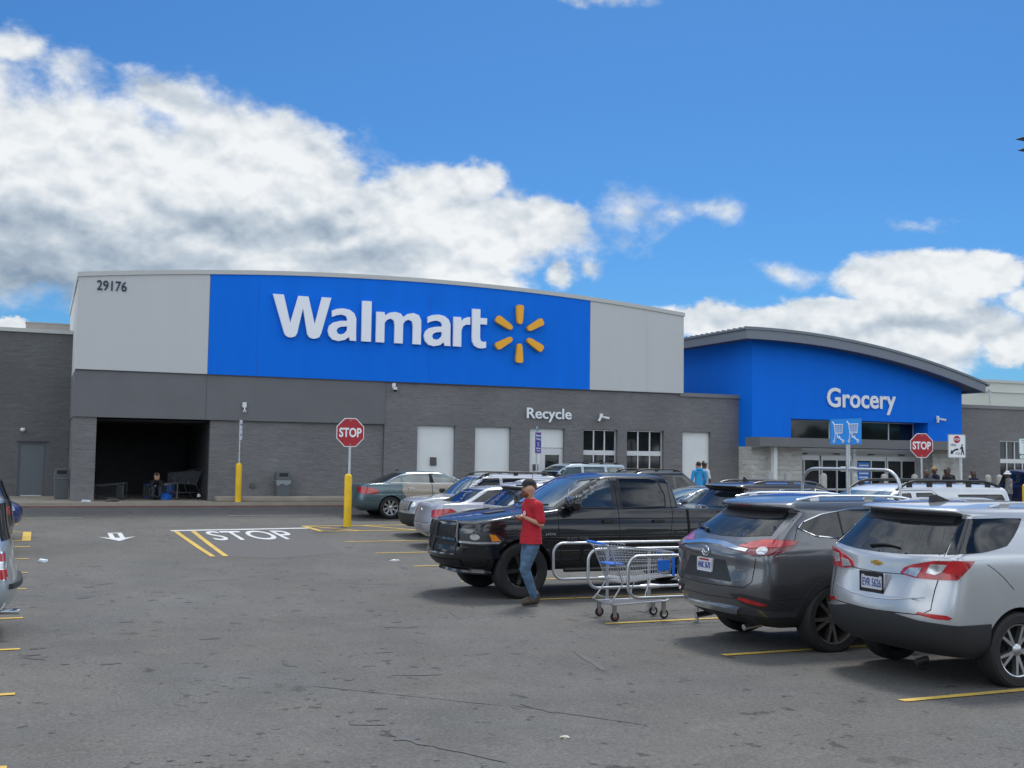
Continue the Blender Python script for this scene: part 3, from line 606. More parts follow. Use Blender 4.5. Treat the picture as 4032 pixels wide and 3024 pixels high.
# ------------------------------------------------------------------ lettering on the store
def letters(name, txt, m, label, x0, x1, zb, zt, y, depth, bold, cat='sign', m2=None, bbox=None, spacing=1., names=None):
    r = empty(name, ((x0+x1)/2, y, zb), 0, label, cat)
    me = text_mesh(txt, x1-x0, zt-zb, depth, bold, spacing=spacing)
    for i, (vs, fs) in enumerate(islands(me)):
        q = MB(); q.add([(v.x, v.y-depth/2, v.z+(zt-zb)/2) for v in vs], fs); o = q.build('letter' if names is None else names, m, r)
    bpy.data.meshes.remove(me); return r
GL = {   # letter outlines measured off the sign (x-height about 205 units)
 'W': ([(0, 270), (62, 270), (104, 92), (147, 268), (206, 268), (247, 92), (286, 270), (342, 270), (286, 35), (276, 12), (258, 2), (236, 0), (216, 8), (205, 28), (176, 192), (145, 28), (135, 10), (116, 1), (95, 1), (78, 12), (69, 32)], None),
 'a': ([(172, 0), (135, 0), (127, 24), (105, 4), (65, -7), (30, 1), (8, 25), (0, 58), (8, 90), (32, 112), (70, 124), (115, 128), (116, 142), (106, 158), (82, 166), (50, 160), (24, 147), (22, 188), (50, 201), (90, 207), (130, 200), (158, 178), (170, 145), (170, 40)], [(115, 92), (80, 88), (58, 76), (52, 58), (60, 42), (80, 37), (102, 47), (115, 66)]),
 'l': ([(0, 0), (58, 0), (58, 265), (0, 265)], None),
 'm': ([(0, 0), (0, 200), (50, 200), (54, 178), (80, 198), (115, 206), (150, 198), (168, 176), (195, 198), (232, 206), (265, 195), (280, 165), (282, 130), (282, 0), (230, 0), (230, 120), (224, 148), (205, 160), (182, 152), (168, 130), (167, 0), (115, 0), (115, 120), (109, 148), (90, 160), (66, 150), (52, 128), (52, 0)], None),
 'r': ([(0, 0), (0, 200), (48, 200), (52, 172), (72, 195), (96, 204), (109, 203), (109, 152), (85, 152), (62, 138), (52, 112), (52, 0)], None),
 't': ([(0, 262), (53, 262), (53, 203), (98, 203), (98, 160), (53, 160), (53, 70), (58, 48), (74, 41), (94, 44), (94, 3), (72, -4), (42, -3), (16, 12), (3, 37), (0, 68)], None)}
r = empty('store_name_sign', (11.1, 38.50, 5.80), 0, 'large white raised store name letters on the blue panel', 'sign')
for ch, x_ in (('W', 258), ('a', 583), ('l', 787), ('m', 875), ('a', 1175), ('r', 1365), ('t', 1487)):
    k_ = 7.89/1325; ux = 7.17-11.1+(x_-258)*k_; kz = .00545; o_, h_ = GL[ch]
    loops = [[Vector((ux+x*k_, y*kz, 0)) for x, y in o_]]+([[Vector((ux+x*k_, y*kz, 0)) for x, y in h_]] if h_ else [])
    tris = geometry.tessellate_polygon(loops); pts = [p for l_ in loops for p in l_]; n_ = len(pts); q = MB(); fs = [tuple(t) for t in tris]+[tuple(i+n_ for i in t[::-1]) for t in tris]; st = 0
    for l_ in loops:
        m_ = len(l_); fs += [(st+i, st+(i+1) % m_, st+(i+1) % m_+n_, st+i+n_) for i in range(m_)]; st += m_
    q.add([(p.x, -.05, p.y) for p in pts]+[(p.x, .05, p.y) for p in pts], fs); q.build('letter', LETTER, r)
rd = empty('sunburst_emblem', (16.39, 38.50, 6.40), 0, 'amber six-rayed sunburst emblem right of the store name', 'sign')
for i in range(6):
    a = R(90+60*i); q = MB(); L0, L1 = .42, 1.09
    prof = [(L0, -.085), (L0+.05, -.105), (L1-.10, -.145), (L1-.03, -.125), (L1, -.065), (L1, .065), (L1-.03, .125), (L1-.10, .145), (L0+.05, .105), (L0, .085), (L0-.05, .05), (L0-.05, -.05)]
    q.prism([(u*math.cos(a)-v*math.sin(a), u*math.sin(a)+v*math.cos(a)) for u, v in prof], -.10, .06); q.build('ray', AMBER, rd, bevel=.0)
letters('recycle_sign', 'Recycle', SIGNWHITE, 'white raised Recycle lettering above the grey wall doorway', 16.80, 18.66, 3.13, 3.66, 38.64, .035, .015)
letters('grocery_sign', 'Grocery', SIGNWHITE, 'white raised Grocery lettering on the arched blue entrance', 29.95, 33.55, 3.80, 4.86, GY-.03, .04, .018)
letters('street_number', '29176', mat('number_navy', (.012, .02, .06), .5), 'dark street number 29176 at the top left of the store front', 1.50, 2.42, 7.02, 7.35, 38.585, .015, .010, names='numeral')

# ------------------------------------------------------------------ trees beyond the lot, behind the photographer (they show in the glass and the car paint)
def far_trees(y, x0, x1, step, hmin, hmax, seed):
    rnd = random.Random(seed); b = MB(); x = x0
    while x < x1:
        h = rnd.uniform(hmin, hmax); r_ = h*.45
        for q in range(26):
            a = rnd.uniform(0, 6.28); e = rnd.uniform(-.9, 1.2); rad = r_*rnd.uniform(.4, 1.0); c = Vector((x+rad*math.cos(a)*math.cos(e), y+rad*math.sin(a)*math.cos(e), h*.58+rad*math.sin(e)*.9)); s_ = r_*rnd.uniform(.25, .45)
            vs = []; 
            for k in range(3):
                for j in range(5): vs.append(c+Vector((math.cos(j*1.257+k)*s_*(.8+.3*rnd.random())*(1-.35*abs(k-1)), math.sin(j*1.257+k)*s_*(.8+.3*rnd.random())*(1-.35*abs(k-1)), (k-1)*s_*.6)))
            b.add(vs, [(k*5+j, k*5+(j+1) % 5, k*5+5+(j+1) % 5, k*5+5+j) for k in range(2) for j in range(5)]+[(4, 3, 2, 1, 0), (10, 11, 12, 13, 14)])
        b.tube([(x, y, 0), (x, y, h*.5)], .25, 6); x += step*rnd.uniform(.6, 1.3)
    return b
setp(far_trees(-85, -140, 160, 6.5, 6, 13, 4).build('distant_trees', mat('foliage', (.035, .060, .022), .9, noise=.4, nscale=.5)), 'dark row of trees beyond the far side of the lot', 'trees', kind='stuff')

# ------------------------------------------------------------------ vehicles
def paint(name, col, metal=.55, rough=.32, flake=.03):
    return mat('paint_'+name, col, rough, metal=metal, coat=1., coat_rough=.02, noise=flake, nscale=3)
CARGLASS = mat('car_glass', (.007, .010, .014), .02, spec=.55)
CARGLASS_L = mat('car_glass_light', (.075, .105, .10), .02, spec=.9, coat=1., noise=.45, nscale=2.2)
WELL = mat('wheel_well', (.008, .008, .008), .9)
CLAD = mat('cladding', (.022, .023, .025), .6, bump=.1, bscale=80)
LAMPRED = mat('lamp_red', (.42, .008, .012), .12, coat=1., noise=.35, nscale=9)
LAMPDARKRED = mat('lamp_dark_red', (.14, .006, .01), .12, coat=1.)
LAMPCLEAR = mat('lamp_clear', (.55, .56, .58), .1, metal=.5, coat=1., noise=.4, nscale=14)
LAMPAMBER = mat('lamp_amber', (.75, .26, .02), .15, coat=1.)
SEAM = mat('panel_gap', (.006, .006, .007), .9)
ALLOY = mat('alloy', (.52, .53, .54), .28, metal=.9)
ALLOYDARK = mat('alloy_dark', (.36, .34, .33), .25, metal=.9)
BLACKRIM = mat('rim_black', (.012, .012, .013), .3, metal=.4, coat=.6)
PLATE = mat('plate_white', (.56, .58, .62), .4)
PLATEBLUE = mat('plate_blue', (.03, .06, .30), .5)

REAR_T = [0, .3, .55, .75, .9, 1.0]
SIDE_S = [.04, .12, .24, .38, .5, .62, .76, .88, .96]
def ring(z, xr, xf, w, er, ef, tap=.03, pr=3.0, pf=2.4):
    half = []
    for t in REAR_T: half.append((xr+er*t**pr, w*t*(1-tap*(1 if t > .8 else t))))
    for s in SIDE_S:
        half.append((xr+er+(xf-ef-xr-er)*s, w*(1-tap*abs(2*s-1)**3)))
    for t in reversed(REAR_T): half.append((xf-ef*t**pf, w*t*(1-tap*(1 if t > .8 else t))))
    pts = half + [(x, -y) for x, y in half[-2:0:-1]]
    return [(x, y, z) for x, y in pts]
def make_body(levels, mats, clad_z, wheels, wr, sub=2, arch=1.13, tap=.03):
    rings = [ring(*(l + ((tap,) if len(l) == 6 else ()))) for l in levels]; n = len(rings[0]); vs = [p for r in rings for p in r]; fs = []; mi = []
    for i in range(len(rings)-1):
        zc = (levels[i][0]+levels[i+1][0])/2
        for k in range(n):
            fs.append((i*n+k, i*n+(k+1) % n, (i+1)*n+(k+1) % n, (i+1)*n+k)); mi.append(2 if zc < clad_z else 0)
    # caps built as strips between mirrored points
    def cap(base, flip, m):
        half = [base+k for k in range(n//2+1)]; oth = [base+(n-k) % n for k in range(n//2+1)]
        for k in range(n//2):
            q = [half[k], half[k+1], oth[k+1], oth[k]]; q2 = []
            for a in q:
                if a not in q2: q2.append(a)
            if len(q2) >= 3: fs.append(tuple(q2 if flip else q2[::-1])); mi.append(m)
    cap(0, False, 1); cap((len(rings)-1)*n, True, 0)
    me = bpy.data.meshes.new('body'); me.from_pydata(vs, [], fs)
    for m in mats: me.materials.append(m)
    me.polygons.foreach_set('material_index', mi)
    bm = bmesh.new(); bm.from_mesh(me); bmesh.ops.recalc_face_normals(bm, faces=bm.faces); bm.to_mesh(me); bm.free()
    me.polygons.foreach_set('use_smooth', [True]*len(me.polygons))
    o = bpy.data.objects.new('tmp', me); COL.objects.link(o)
    sm = o.modifiers.new('s', 'SUBSURF'); sm.levels = sub; sm.render_levels = sub
    dg = bpy.context.evaluated_depsgraph_get(); m2 = bpy.data.meshes.new_from_object(o.evaluated_get(dg))
    bv = BVHTree.FromPolygons([v.co.copy() for v in m2.vertices], [tuple(p.vertices) for p in m2.polygons])
    # wheel arches cut through the sides
    c = MB(); c.mi = 1; W_ = max(l[3] for l in levels)
    for xw in wheels:
        for s in (-1, 1):
            a, b_ = sorted((s*(W_-.30), s*(W_+.3)))
            c.lathe([(wr*arch, a), (wr*arch, b_)], 40, 'y', (xw, 0, wr))
    cu = c.build('cut', mats[:3]); o.data = m2; o.modifiers.clear()
    bo = o.modifiers.new('b', 'BOOLEAN'); bo.operation = 'DIFFERENCE'; bo.object = cu; bo.solver = 'EXACT'
    dg = bpy.context.evaluated_depsgraph_get(); m3 = bpy.data.meshes.new_from_object(o.evaluated_get(dg))
    bpy.data.objects.remove(o); bpy.data.objects.remove(cu)
    m3.polygons.foreach_set('use_smooth', [True]*len(m3.polygons)); m3.set_sharp_from_angle(angle=R(42)); m3.name = 'body'
    return m3, bv
class Car:
    def __init__(s, name, label, loc, heading, levels, mats, clad_z, wheels, wr, L, sub=2, cat='car', arch=1.13, group=None, tap=.03, zmap=None):
        """heading: +1 faces +X, -1 faces -X ; loc = rear bumper centre on the ground"""
        s.zt = zmap; levels = [(s.zm(l[0]),)+tuple(l[1:]) for l in levels]
        s.root = empty(name, loc, 0 if heading > 0 else math.pi, label, cat, group); s.L = L; s.wheels = wheels; s.wr = wr
        me, s.bv = make_body(levels, mats, clad_z, wheels, wr, sub, arch, tap); s.body = link('body', me, s.root); s.W = max(l[3] for l in levels)
    def zm(s, z):
        if not s.zt: return z
        T = s.zt
        if z <= T[0][0]: return z+T[0][1]-T[0][0]
        for (a, b_), (c_, d_) in zip(T, T[1:]):
            if z <= c_: return b_+(z-a)*(d_-b_)/(c_-a)
        return z+T[-1][1]-T[-1][0]
    def hit(s, k, u, v):
        if k != 'T': v = s.zm(v)
        if k == 'R': o, d = Vector((-2, u, v)), Vector((1, 0, 0))
        elif k == 'F': o, d = Vector((s.L+2, u, v)), Vector((-1, 0, 0))
        elif k == 'l': o, d = Vector((u, 3, v)), Vector((0, -1, 0))
        elif k == 'r': o, d = Vector((u, -3, v)), Vector((0, 1, 0))
        elif k == 'T': o, d = Vector((u, v, 4)), Vector((0, 0, -1))
        else:      # ('C', cx, cy): u = compass angle round the corner, 180 = straight back, 90 = left, 270 = right, 0 = front
            w = Vector((math.cos(R(u)), math.sin(R(u)), 0)); o = Vector((k[1], k[2], v))+w*4; d = -w
        h = s.bv.ray_cast(o, d)
        if h[0] is None:
            q = s.bv.find_nearest(o+d*2.5); return q[0], -d
        nn = h[1]
        if nn.dot(d) > 0: nn = -nn
        return h[0], nn
    def drape(s, name, k, poly, m, off=.004, th=.012, parent=None, du=.07, dv=.07, label=None):
        if isinstance(k, tuple) and k[0] == 'C': du = 3
        bm = bmesh.new(); bm.faces.new([bm.verts.new((p[0], p[1], 0)) for p in poly])
        for ax, st in ((0, du), (1, dv)):
            lo = min(p[ax] for p in poly); hi = max(p[ax] for p in poly); c = math.floor(lo/st)*st+st
            while c < hi-1e-6:
                co = [0, 0, 0]; co[ax] = c; no = [0, 0, 0]; no[ax] = 1
                bmesh.ops.bisect_plane(bm, geom=bm.verts[:]+bm.edges[:]+bm.faces[:], plane_co=co, plane_no=no); c += st
        bmesh.ops.triangulate(bm, faces=[f for f in bm.faces if len(f.verts) > 4])
        inn = {}
        for v in bm.verts:
            p, nn = s.hit(k, v.co.x, v.co.y); v.co = p+nn*off; inn[v] = p-nn*(th-off)
        be = [e for e in bm.edges if e.is_boundary]; nv = {}
        for e in be:
            for v in e.verts:
                if v not in nv: nv[v] = bm.verts.new(inn[v])
        for e in be:
            a, b = e.verts; bm.faces.new((a, b, nv[b], nv[a]))
        bmesh.ops.recalc_face_normals(bm, faces=bm.faces)
        me = bpy.data.meshes.new(name); bm.to_mesh(me); bm.free(); me.materials.append(m)
        me.polygons.foreach_set('use_smooth', [True]*len(me.polygons)); me.set_sharp_from_angle(angle=R(50))
        o = link(name, me, parent or s.root)
        if label: o['label'] = label
        return o
    def strip(s, name, k, pts, r, m, off=.0, closed=False, parent=None, step=.06, flat=1.):
        P = []; n = len(pts)
        for i in range(n if closed else n-1):
            a, b = pts[i], pts[(i+1) % n]; st = 5 if isinstance(k, tuple) else step
            q = max(1, int(max(abs(a[0]-b[0]), abs(a[1]-b[1])*(60 if isinstance(k, tuple) else 1))/st))
            for j in range(q): P.append((a[0]+(b[0]-a[0])*j/q, a[1]+(b[1]-a[1])*j/q))
        if not closed: P.append(pts[-1])
        V = []
        for u, v in P:
            p, nn = s.hit(k, u, v); V.append(p+nn*off)
        return MB().tube(V, r, 6, closed).build(name, m, parent or s.root, smooth=40)
    def both(s, fn, *a, **kw):
        for k in ('l', 'r'): getattr(s, fn)(a[0], k, *a[1:], **kw)
    def wheel(s, style, rimm, width=.235, ratio=.66, n=5):
        R_ = s.wr
        w = MB(); hw = width/2
        prof = [(R_*ratio, -hw*.8), (R_*.72, -hw), (R_*.90, -hw*1.02), (R_*.975, -hw*.86), (R_, -hw*.6), (R_, hw*.6), (R_*.975, hw*.86), (R_*.90, hw*1.02), (R_*.72, hw), (R_*ratio, hw*.8)]
        w.lathe(prof, 40, 'y', caps=False)
        for q in range(-1, 2): w.lathe([(R_+.002, q*hw*.33-.008), (R_+.004, q*hw*.33), (R_+.002, q*hw*.33+.008)], 40, 'y', caps=False)
        rr = R_*ratio
        rm = MB(); rm.lathe([(rr*1.02, hw*.78), (rr, hw*.84), (rr*.955, hw*.80), (rr*.93, hw*.55), (rr*.90, -hw*.6)], 40, 'y', caps=False)
        def spoke(a0, a1, w0, w1, y0, y1):
            c, s_ = math.cos(a0), math.sin(a0); c1, s1 = math.cos(a1), math.sin(a1); vs = []
            for (cc, ss, rad, wd, yy) in ((c, s_, rr*.16, w0, y0), (c1, s1, rr*.94, w1, y1)):
                for sg in (-1, 1):
                    for dy in (0, -.05): vs.append((cc*rad-ss*wd*sg, yy+dy, ss*rad+cc*wd*sg))
            rm.add(vs, [(0, 2, 6, 4), (1, 5, 7, 3), (0, 4, 5, 1), (2, 3, 7, 6), (0, 1, 3, 2), (4, 6, 7, 5)])
        yh = hw*.62
        if style == 'split':
            for q in range(n):
                a = 2*math.pi*q/n+.3; spoke(a, a-.20, rr*.07, rr*.055, yh, hw*.74); spoke(a, a+.20, rr*.07, rr*.055, yh, hw*.74)
        elif style == 'vee':
            for q in range(n):
                a = 2*math.pi*q/n+.1; spoke(a-.05, a-.30, rr*.075, rr*.06, yh, hw*.74); spoke(a+.05, a+.14, rr*.075, rr*.06, yh, hw*.74)
        else:
            for q in range(n):
                a = 2*math.pi*q/n+.2; spoke(a, a, rr*.11, rr*.13, yh, hw*.74)
        rm.lathe([(rr*.24, yh-.05), (rr*.24, yh), (rr*.13, yh+.012), (0, yh+.014)], 20, 'y', caps=False)
        bk = MB(); bk.lathe([(rr*.9, -hw*.2), (0, -hw*.2)], 24, 'y', caps=False); bk.lathe([(rr*.5, -hw*.1), (rr*.5, hw*.05), (0, hw*.05)], 24, 'y', caps=False)
        first = None
        for xw in s.wheels:
            for sg in (1, -1):
                y = sg*(s.W-hw-.015); rot = (0, random.random()*1.2, 0 if sg > 0 else math.pi)
                if first is None:
                    t = w.build('wheel', RUBBER, s.root, smooth=35, loc=(xw, y, R_), rot=rot); r_ = rm.build('rim', rimm, t, smooth=30); b_ = bk.build('brake_disc', WELL, t, smooth=30); first = (t, r_, b_)
                else:
                    t = link('wheel', first[0].data, s.root, (xw, y, R_), rot); link('rim', first[1].data, t); link('brake_disc', first[2].data, t)
    def lip(s, r0, r1, m, off=.008):
        for xw in s.wheels:
            for k in ('l', 'r'):
                P = []
                for q in range(21):
                    a = R(-8+196*q/20); P.append((xw+math.cos(a), s.wr+math.sin(a)))
                pol = [(xw+(x-xw)*r1, s.wr+(z-s.wr)*r1) for x, z in P]+[(xw+(x-xw)*r0, s.wr+(z-s.wr)*r0) for x, z in reversed(P)]
                s.drape('wheel_arch_trim', k, pol, m, off, .03, du=.05, dv=.05)
    def handles(s, xs, z, m, w=.17, h=.032, sides=('l', 'r')):
        for k in sides:
            for x in xs:
                p, nn = s.hit(k, x, z); z_ = s.zm(z); b = MB(); sg = 1 if k == 'l' else -1; y = p.y
                b.prism([(x-w/2, z_-h/2), (x+w/2, z_-h/2), (x+w/2, z_+h/2), (x-w/2, z_+h/2)], y+sg*.018, y+sg*.042)
                b.box(x-w/2, x-w/2+.02, min(y-sg*.005, y+sg*.03), max(y-sg*.005, y+sg*.03), z_-h/2, z_+h/2); b.box(x+w/2-.02, x+w/2, min(y-sg*.005, y+sg*.03), max(y-sg*.005, y+sg*.03), z_-h/2, z_+h/2)
                b.build('door_handle', m, s.root)
    def mirrors(s, x, z, m, w=.13, h=.15, out=.19, y0=None, mg=None):
        for sg in (1, -1):
            p, nn = s.hit('l' if sg > 0 else 'r', x, z); y = abs(p.y); b = MB(); z_0 = z; z = s.zm(z)
            pr = [(0, -h/2*.8), (w*.6, -h/2), (w, -h*.2), (w*.95, h*.35), (w*.5, h/2), (0, h/2*.9)]
            ya, yb = y+.04, y+.04+out; vs = [(x+a, sg*ya, z+c) for a, c in pr]+[(x+a*.9, sg*yb, z+c*.92+.01) for a, c in pr]; n = 6
            b.add(vs, [tuple(range(n)), tuple(range(2*n-1, n-1, -1))]+[(i, i+n, (i+1) % n+n, (i+1) % n) for i in range(n)])
            b.tube([(x+w*.5, sg*(y-.04), z-h*.35), (x+w*.5, sg*(y+.08), z-h*.3)], .022, 6)
            mm = b.build('mirror', m, s.root, smooth=50, bevel=.012)
            MB().prism([(sg*(ya+.015), z-h*.36), (sg*(yb-.02), z-h*.36), (sg*(yb-.02), z+h*.38), (sg*(ya+.015), z+h*.38)], x-.004, x+.002, 'x').build('mirror_glass', CHROME, mm); z = z_0
    def plate(s, z, txt, y=0, w=.305, h=.155, x=None, frame=None, tm=None, top=None):
        p, nn = s.hit('R', y, z); z = s.zm(z); x = p.x-.022 if x is None else x; b = MB()
        b.prism([(y+a, z+c) for a, c in rrect_path(-w/2, w/2, -h/2, h/2, .012, 3)], x-.004, x+.03, 'x'); o = b.build('licence_plate', PLATE, s.root)
        if frame:
            f = MB()
            for a0, a1, c0, c1 in ((-w/2-.012, w/2+.012, h/2-.018, h/2+.014), (-w/2-.012, w/2+.012, -h/2-.014, -h/2+.02), (-w/2-.012, -w/2+.006, -h/2, h/2), (w/2-.006, w/2+.012, -h/2, h/2)): f.box(x-.012, x-.005, y+a0, y+a1, z+c0, z+c1)
            f.build('plate_frame', frame, o)
        if top: MB().box(x-.0055, x-.0042, y-w*.33, y+w*.33, z+h*.30, z+h*.44).build('plate_band', top, o)
        t = text('plate_number', txt, tm or PLATEBLUE, o, (x-.006, y, z-.004), width=w*.84, height=h*.46, depth=.003, bold=.01, rot=(0, 0, -math.pi/2))
        return o
    def rails(s, x0, x1, y, m, h=.06, r=.018, posts=3, z_off=.0):
        for sg in (1, -1):
            P = []; n = 12; b = MB()
            for i in range(n+1):
                x = x0+(x1-x0)*i/n; p, nn = s.hit('T', x, sg*y); e = min(1, min(i, n-i)/1.6); P.append((x, sg*y, p.z+h*e+.003))
            b.tube(P, r, 8)
            for i in range(posts):
                x = x0+(x1-x0)*(.12+.76*i/(posts-1)); p, nn = s.hit('T', x, sg*y); b.box(x-.06, x+.06, sg*y-.015, sg*y+.015, p.z-.01, p.z+h)
            b.build('roof_rail', m, s.root, smooth=40)
    def wiper(s, y, z, L=.34, sg=1, x=None):
        P = []
        for i in range(7): P.append(s.hit('R', y+sg*L*i/6, z+.02*math.sin(i/6*3))[0]+Vector((-.025, 0, 0)))
        b = MB(); b.tube(P, [.022, .02, .017, .014, .012, .01, .008], 6); b.build('rear_wiper', BLACK, s.root, smooth=40)

# ---- silver compact crossover in the front row
EQP = paint('silver', (.50, .515, .53), .65, .30)
lv = [(.20, .42, 4.40, .74, .12, .35), (.28, .20, 4.55, .84, .14, .4), (.40, .07, 4.62, .895, .22, .45), (.53, .02, 4.65, .915, .24, .48), (.60, .015, 4.65, .918, .24, .48), (.70, .03, 4.63, .922, .24, .48), (.82, .09, 4.58, .925, .21, .46),
      (.94, .115, 4.50, .922, .20, .45), (1.02, .12, 4.32, .915, .18, .45), (1.075, .14, 3.95, .905, .13, .42), (1.11, .17, 3.55, .892, .13, .35), (1.15, .215, 3.32, .872, .13, .25), (1.22, .27, 3.16, .842, .13, .22),
      (1.33, .35, 2.96, .795, .13, .2), (1.44, .43, 2.76, .755, .13, .2), (1.52, .50, 2.60, .715, .12, .2), (1.535, .50, 2.55, .705, .12, .2), (1.55, .39, 2.50, .695, .12, .2), (1.585, .36, 2.42, .67, .12, .2), (1.605, .42, 2.30, .62, .11, .2), (1.63, .72, 2.1, .53, .1, .15), (1.645, .95, 1.95, .40, .1, .15), (1.652, 1.2, 1.7, .2, .05, .1)]
c = Car('compact_suv', 'silver compact suv seen from behind in the right foreground, plate EVR 5626', (7.43, 8.77, gz(8.7)), 1, lv, [EQP, WELL, CLAD], .47, (1.0, 3.73), .355, 4.65, cat='suv', zmap=[(.2, .265), (.45, .48), (.62, .68), (.80, .92), (.96, 1.10), (1.12, 1.245), (1.52, 1.575), (1.65, 1.70)])
c.wheel('split', ALLOY, .235, .68)
c.drape('rear_window', 'R', [(-.735, 1.115), (-.35, 1.085), (0, 1.078), (.35, 1.085), (.735, 1.115), (.665, 1.42), (.63, 1.53), (-.63, 1.53), (-.665, 1.42)], CARGLASS)
c.drape('rear_bumper', ('C', .9, 0), [(106, .26), (254, .26), (254, .565), (235, .56), (216, .575), (200, .61), (180, .61), (160, .61), (144, .575), (125, .56), (106, .565)], CLAD, .018, .03, dv=.05)
for k, sg in (('l', 1), ('r', -1)):
    K2 = ('C', 1.3, .2*sg); A2 = (lambda a: a) if sg > 0 else (lambda a: 360-a)
    c.drape('side_window', K2, [(A2(a_), z_) for a_, z_ in ((151.5, 1.115), (137, 1.135), (129, 1.165), (121, 1.20), (98, 1.50), (120, 1.505), (143, 1.50), (150, 1.49))], CARGLASS, .006, .014)
    c.strip('panel_line', K2, [(A2(152.3), 1.10), (A2(151), 1.50)], .004, SEAM)
    c.drape('side_window', k, [(1.14, 1.14), (1.95, 1.13), (1.95, 1.52), (1.46, 1.51)], CARGLASS)
    c.drape('side_window', k, [(2.02, 1.13), (3.10, 1.13), (2.72, 1.42), (2.45, 1.50), (2.02, 1.525)], CARGLASS)
    K = ('C', .9, .30*sg); A = (lambda a: a) if sg > 0 else (lambda a: 360-a)
    t = c.drape('taillight', K, [(A(178), .90), (A(165), .875), (A(150), .875), (A(137), .885), (A(130), .985), (A(126), 1.055), (A(138), 1.06), (A(152), 1.045), (A(168), .99), (A(175), .95)], LAMPRED, .012, .03, dv=.04)
    c.drape('lamp_lens', K, [(A(175), .905), (A(164), .885), (A(160), .965), (A(170), .955)], LAMPCLEAR, .017, .02, parent=t, dv=.04)
    c.drape('lamp_lens', K, [(A(157), .925), (A(151), .915), (A(146), .945), (A(143), 1.015), (A(154), 1.01)], LAMPCLEAR, .017, .02, parent=t, dv=.04)
    c.drape('bumper_reflector', K, [(A(162), .622), (A(150), .60), (A(142), .60), (A(140), .618), (A(143), .632), (A(161), .64)], LAMPRED, .010, .02, dv=.03)
    c.strip('panel_line', k, [(.62, 1.02), (.80, .90), (.92, .80)], .0035, SEAM)
    c.strip('panel_line', k, [(1.33, 1.14), (1.36, .98), (1.48, .80), (1.42, .55)], .0035, SEAM)
    c.strip('panel_line', k, [(1.98, 1.55), (1.98, 1.12), (2.0, .4)], .0035, SEAM)
    c.strip('panel_line', k, [(3.12, 1.15), (3.10, .8), (3.05, .4)], .0035, SEAM)
    c.drape('sill_trim', k, [(1.42, .22), (3.3, .22), (3.3, .42), (1.42, .42)], CLAD, .008, .02)
c.strip('panel_line', 'R', [(-.70, 1.11), (-.735, .98), (-.70, .80), (-.69, .66), (-.60, .62), (0, .605), (.60, .62), (.69, .66), (.70, .80), (.735, .98), (.70, 1.11)], .005, SEAM)
c.strip('panel_line', 'R', [(-.55, .90), (0, .885), (.55, .90)], .004, SEAM)
c.strip('crease', 'R', [(-.62, .74), (-.3, .70), (0, .69), (.3, .70), (.62, .74)], .006, EQP)
c.drape('number_recess', 'R', [(-.36, .72), (.36, .72), (.44, .87), (-.44, .87)], EQP, .001, .01)
c.plate(.80, 'EVR 5626', frame=BLACK, top=BLACK, w=.31, h=.17)
sp = MB(); n = 14
def spoiler(c, x0, z0, hw, dep, th, m, under=None, bow=.08):
    vs = []; n = 14
    for i in range(n+1):
        t = -1+2*i/n; y = hw*t; xo = x0+bow*t*t; zz = z0-.025*t*t
        vs += [(xo, y, zz), (xo+dep, y*.98, zz+th+.015), (xo+dep, y*.98, zz-.06), (xo+.02, y, zz-th)]
    b = MB(); b.add(vs, [(i*4+a, i*4+(a+1) % 4, (i+1)*4+(a+1) % 4, (i+1)*4+a) for i in range(n) for a in range(4)]+[(0, 1, 2, 3), (n*4+3, n*4+2, n*4+1, n*4)])
    return b.build('roof_spoiler', m, c.root, smooth=45)
s_ = c.body
c.drape('brake_light', 'R', [(-.14, 1.558), (.14, 1.558), (.14, 1.572), (-.14, 1.572)], LAMPDARKRED, .004, .01)
b = MB()
for sg in (1, -1):      # black returns beside the glass under the spoiler
    pass
c.drape('glass_header', 'R', [(-.60, 1.44), (.60, 1.44), (.58, 1.53), (-.58, 1.53)], BLACK, .008, .012)
c.wiper(.16, 1.145, .40, -1)
b = MB(); b.prism([(.78, 1.67), (1.06, 1.685), (1.02, 1.71), (.86, 1.765), (.79, 1.76)], -.018, .018); b.build('antenna_fin', CLAD, c.root, bevel=.008)
# bow-tie badge
P_ = c.hit('R', 0, .965)[0]; q = MB()
q.prism([(-.075, .012), (-.03, .012), (-.026, .024), (.030, .024), (.034, .012), (.078, .012), (.068, -.012), (.026, -.012), (.022, -.024), (-.034, -.024), (-.038, -.012), (-.085, -.012)], P_.x-.012, P_.x+.01, 'x')
o = q.build('badge', mat('badge_gold', (.62, .38, .10), .3, metal=.8), c.root, loc=(0, 0, c.zm(.965))); 
text('trim_lettering', 'TERRAIN'[:0]+'EQUINOX', CHROME, c.root, (c.hit('R', -.52, .72)[0].x-.006, -.52, c.zm(.72)), width=.13, height=.02, depth=.004, rot=(0, 0, -math.pi/2))
c.handles((1.62, 2.25), 1.02, EQP); c.mirrors(2.92, 1.17, EQP)
c.drape('windshield', 'F', [(-.70, 1.17), (.70, 1.17), (.60, 1.55), (-.60, 1.55)], CARGLASS)
c.lip(.36, .40, EQP, .003) if False else None
c.rails(.95, 2.5, .60, EQP, .035, .014)
MB().tube([(.25, -.52, .26), (.12, -.52, .24)], .03, 10).build('exhaust_pipe', BLACK, c.root, smooth=40)

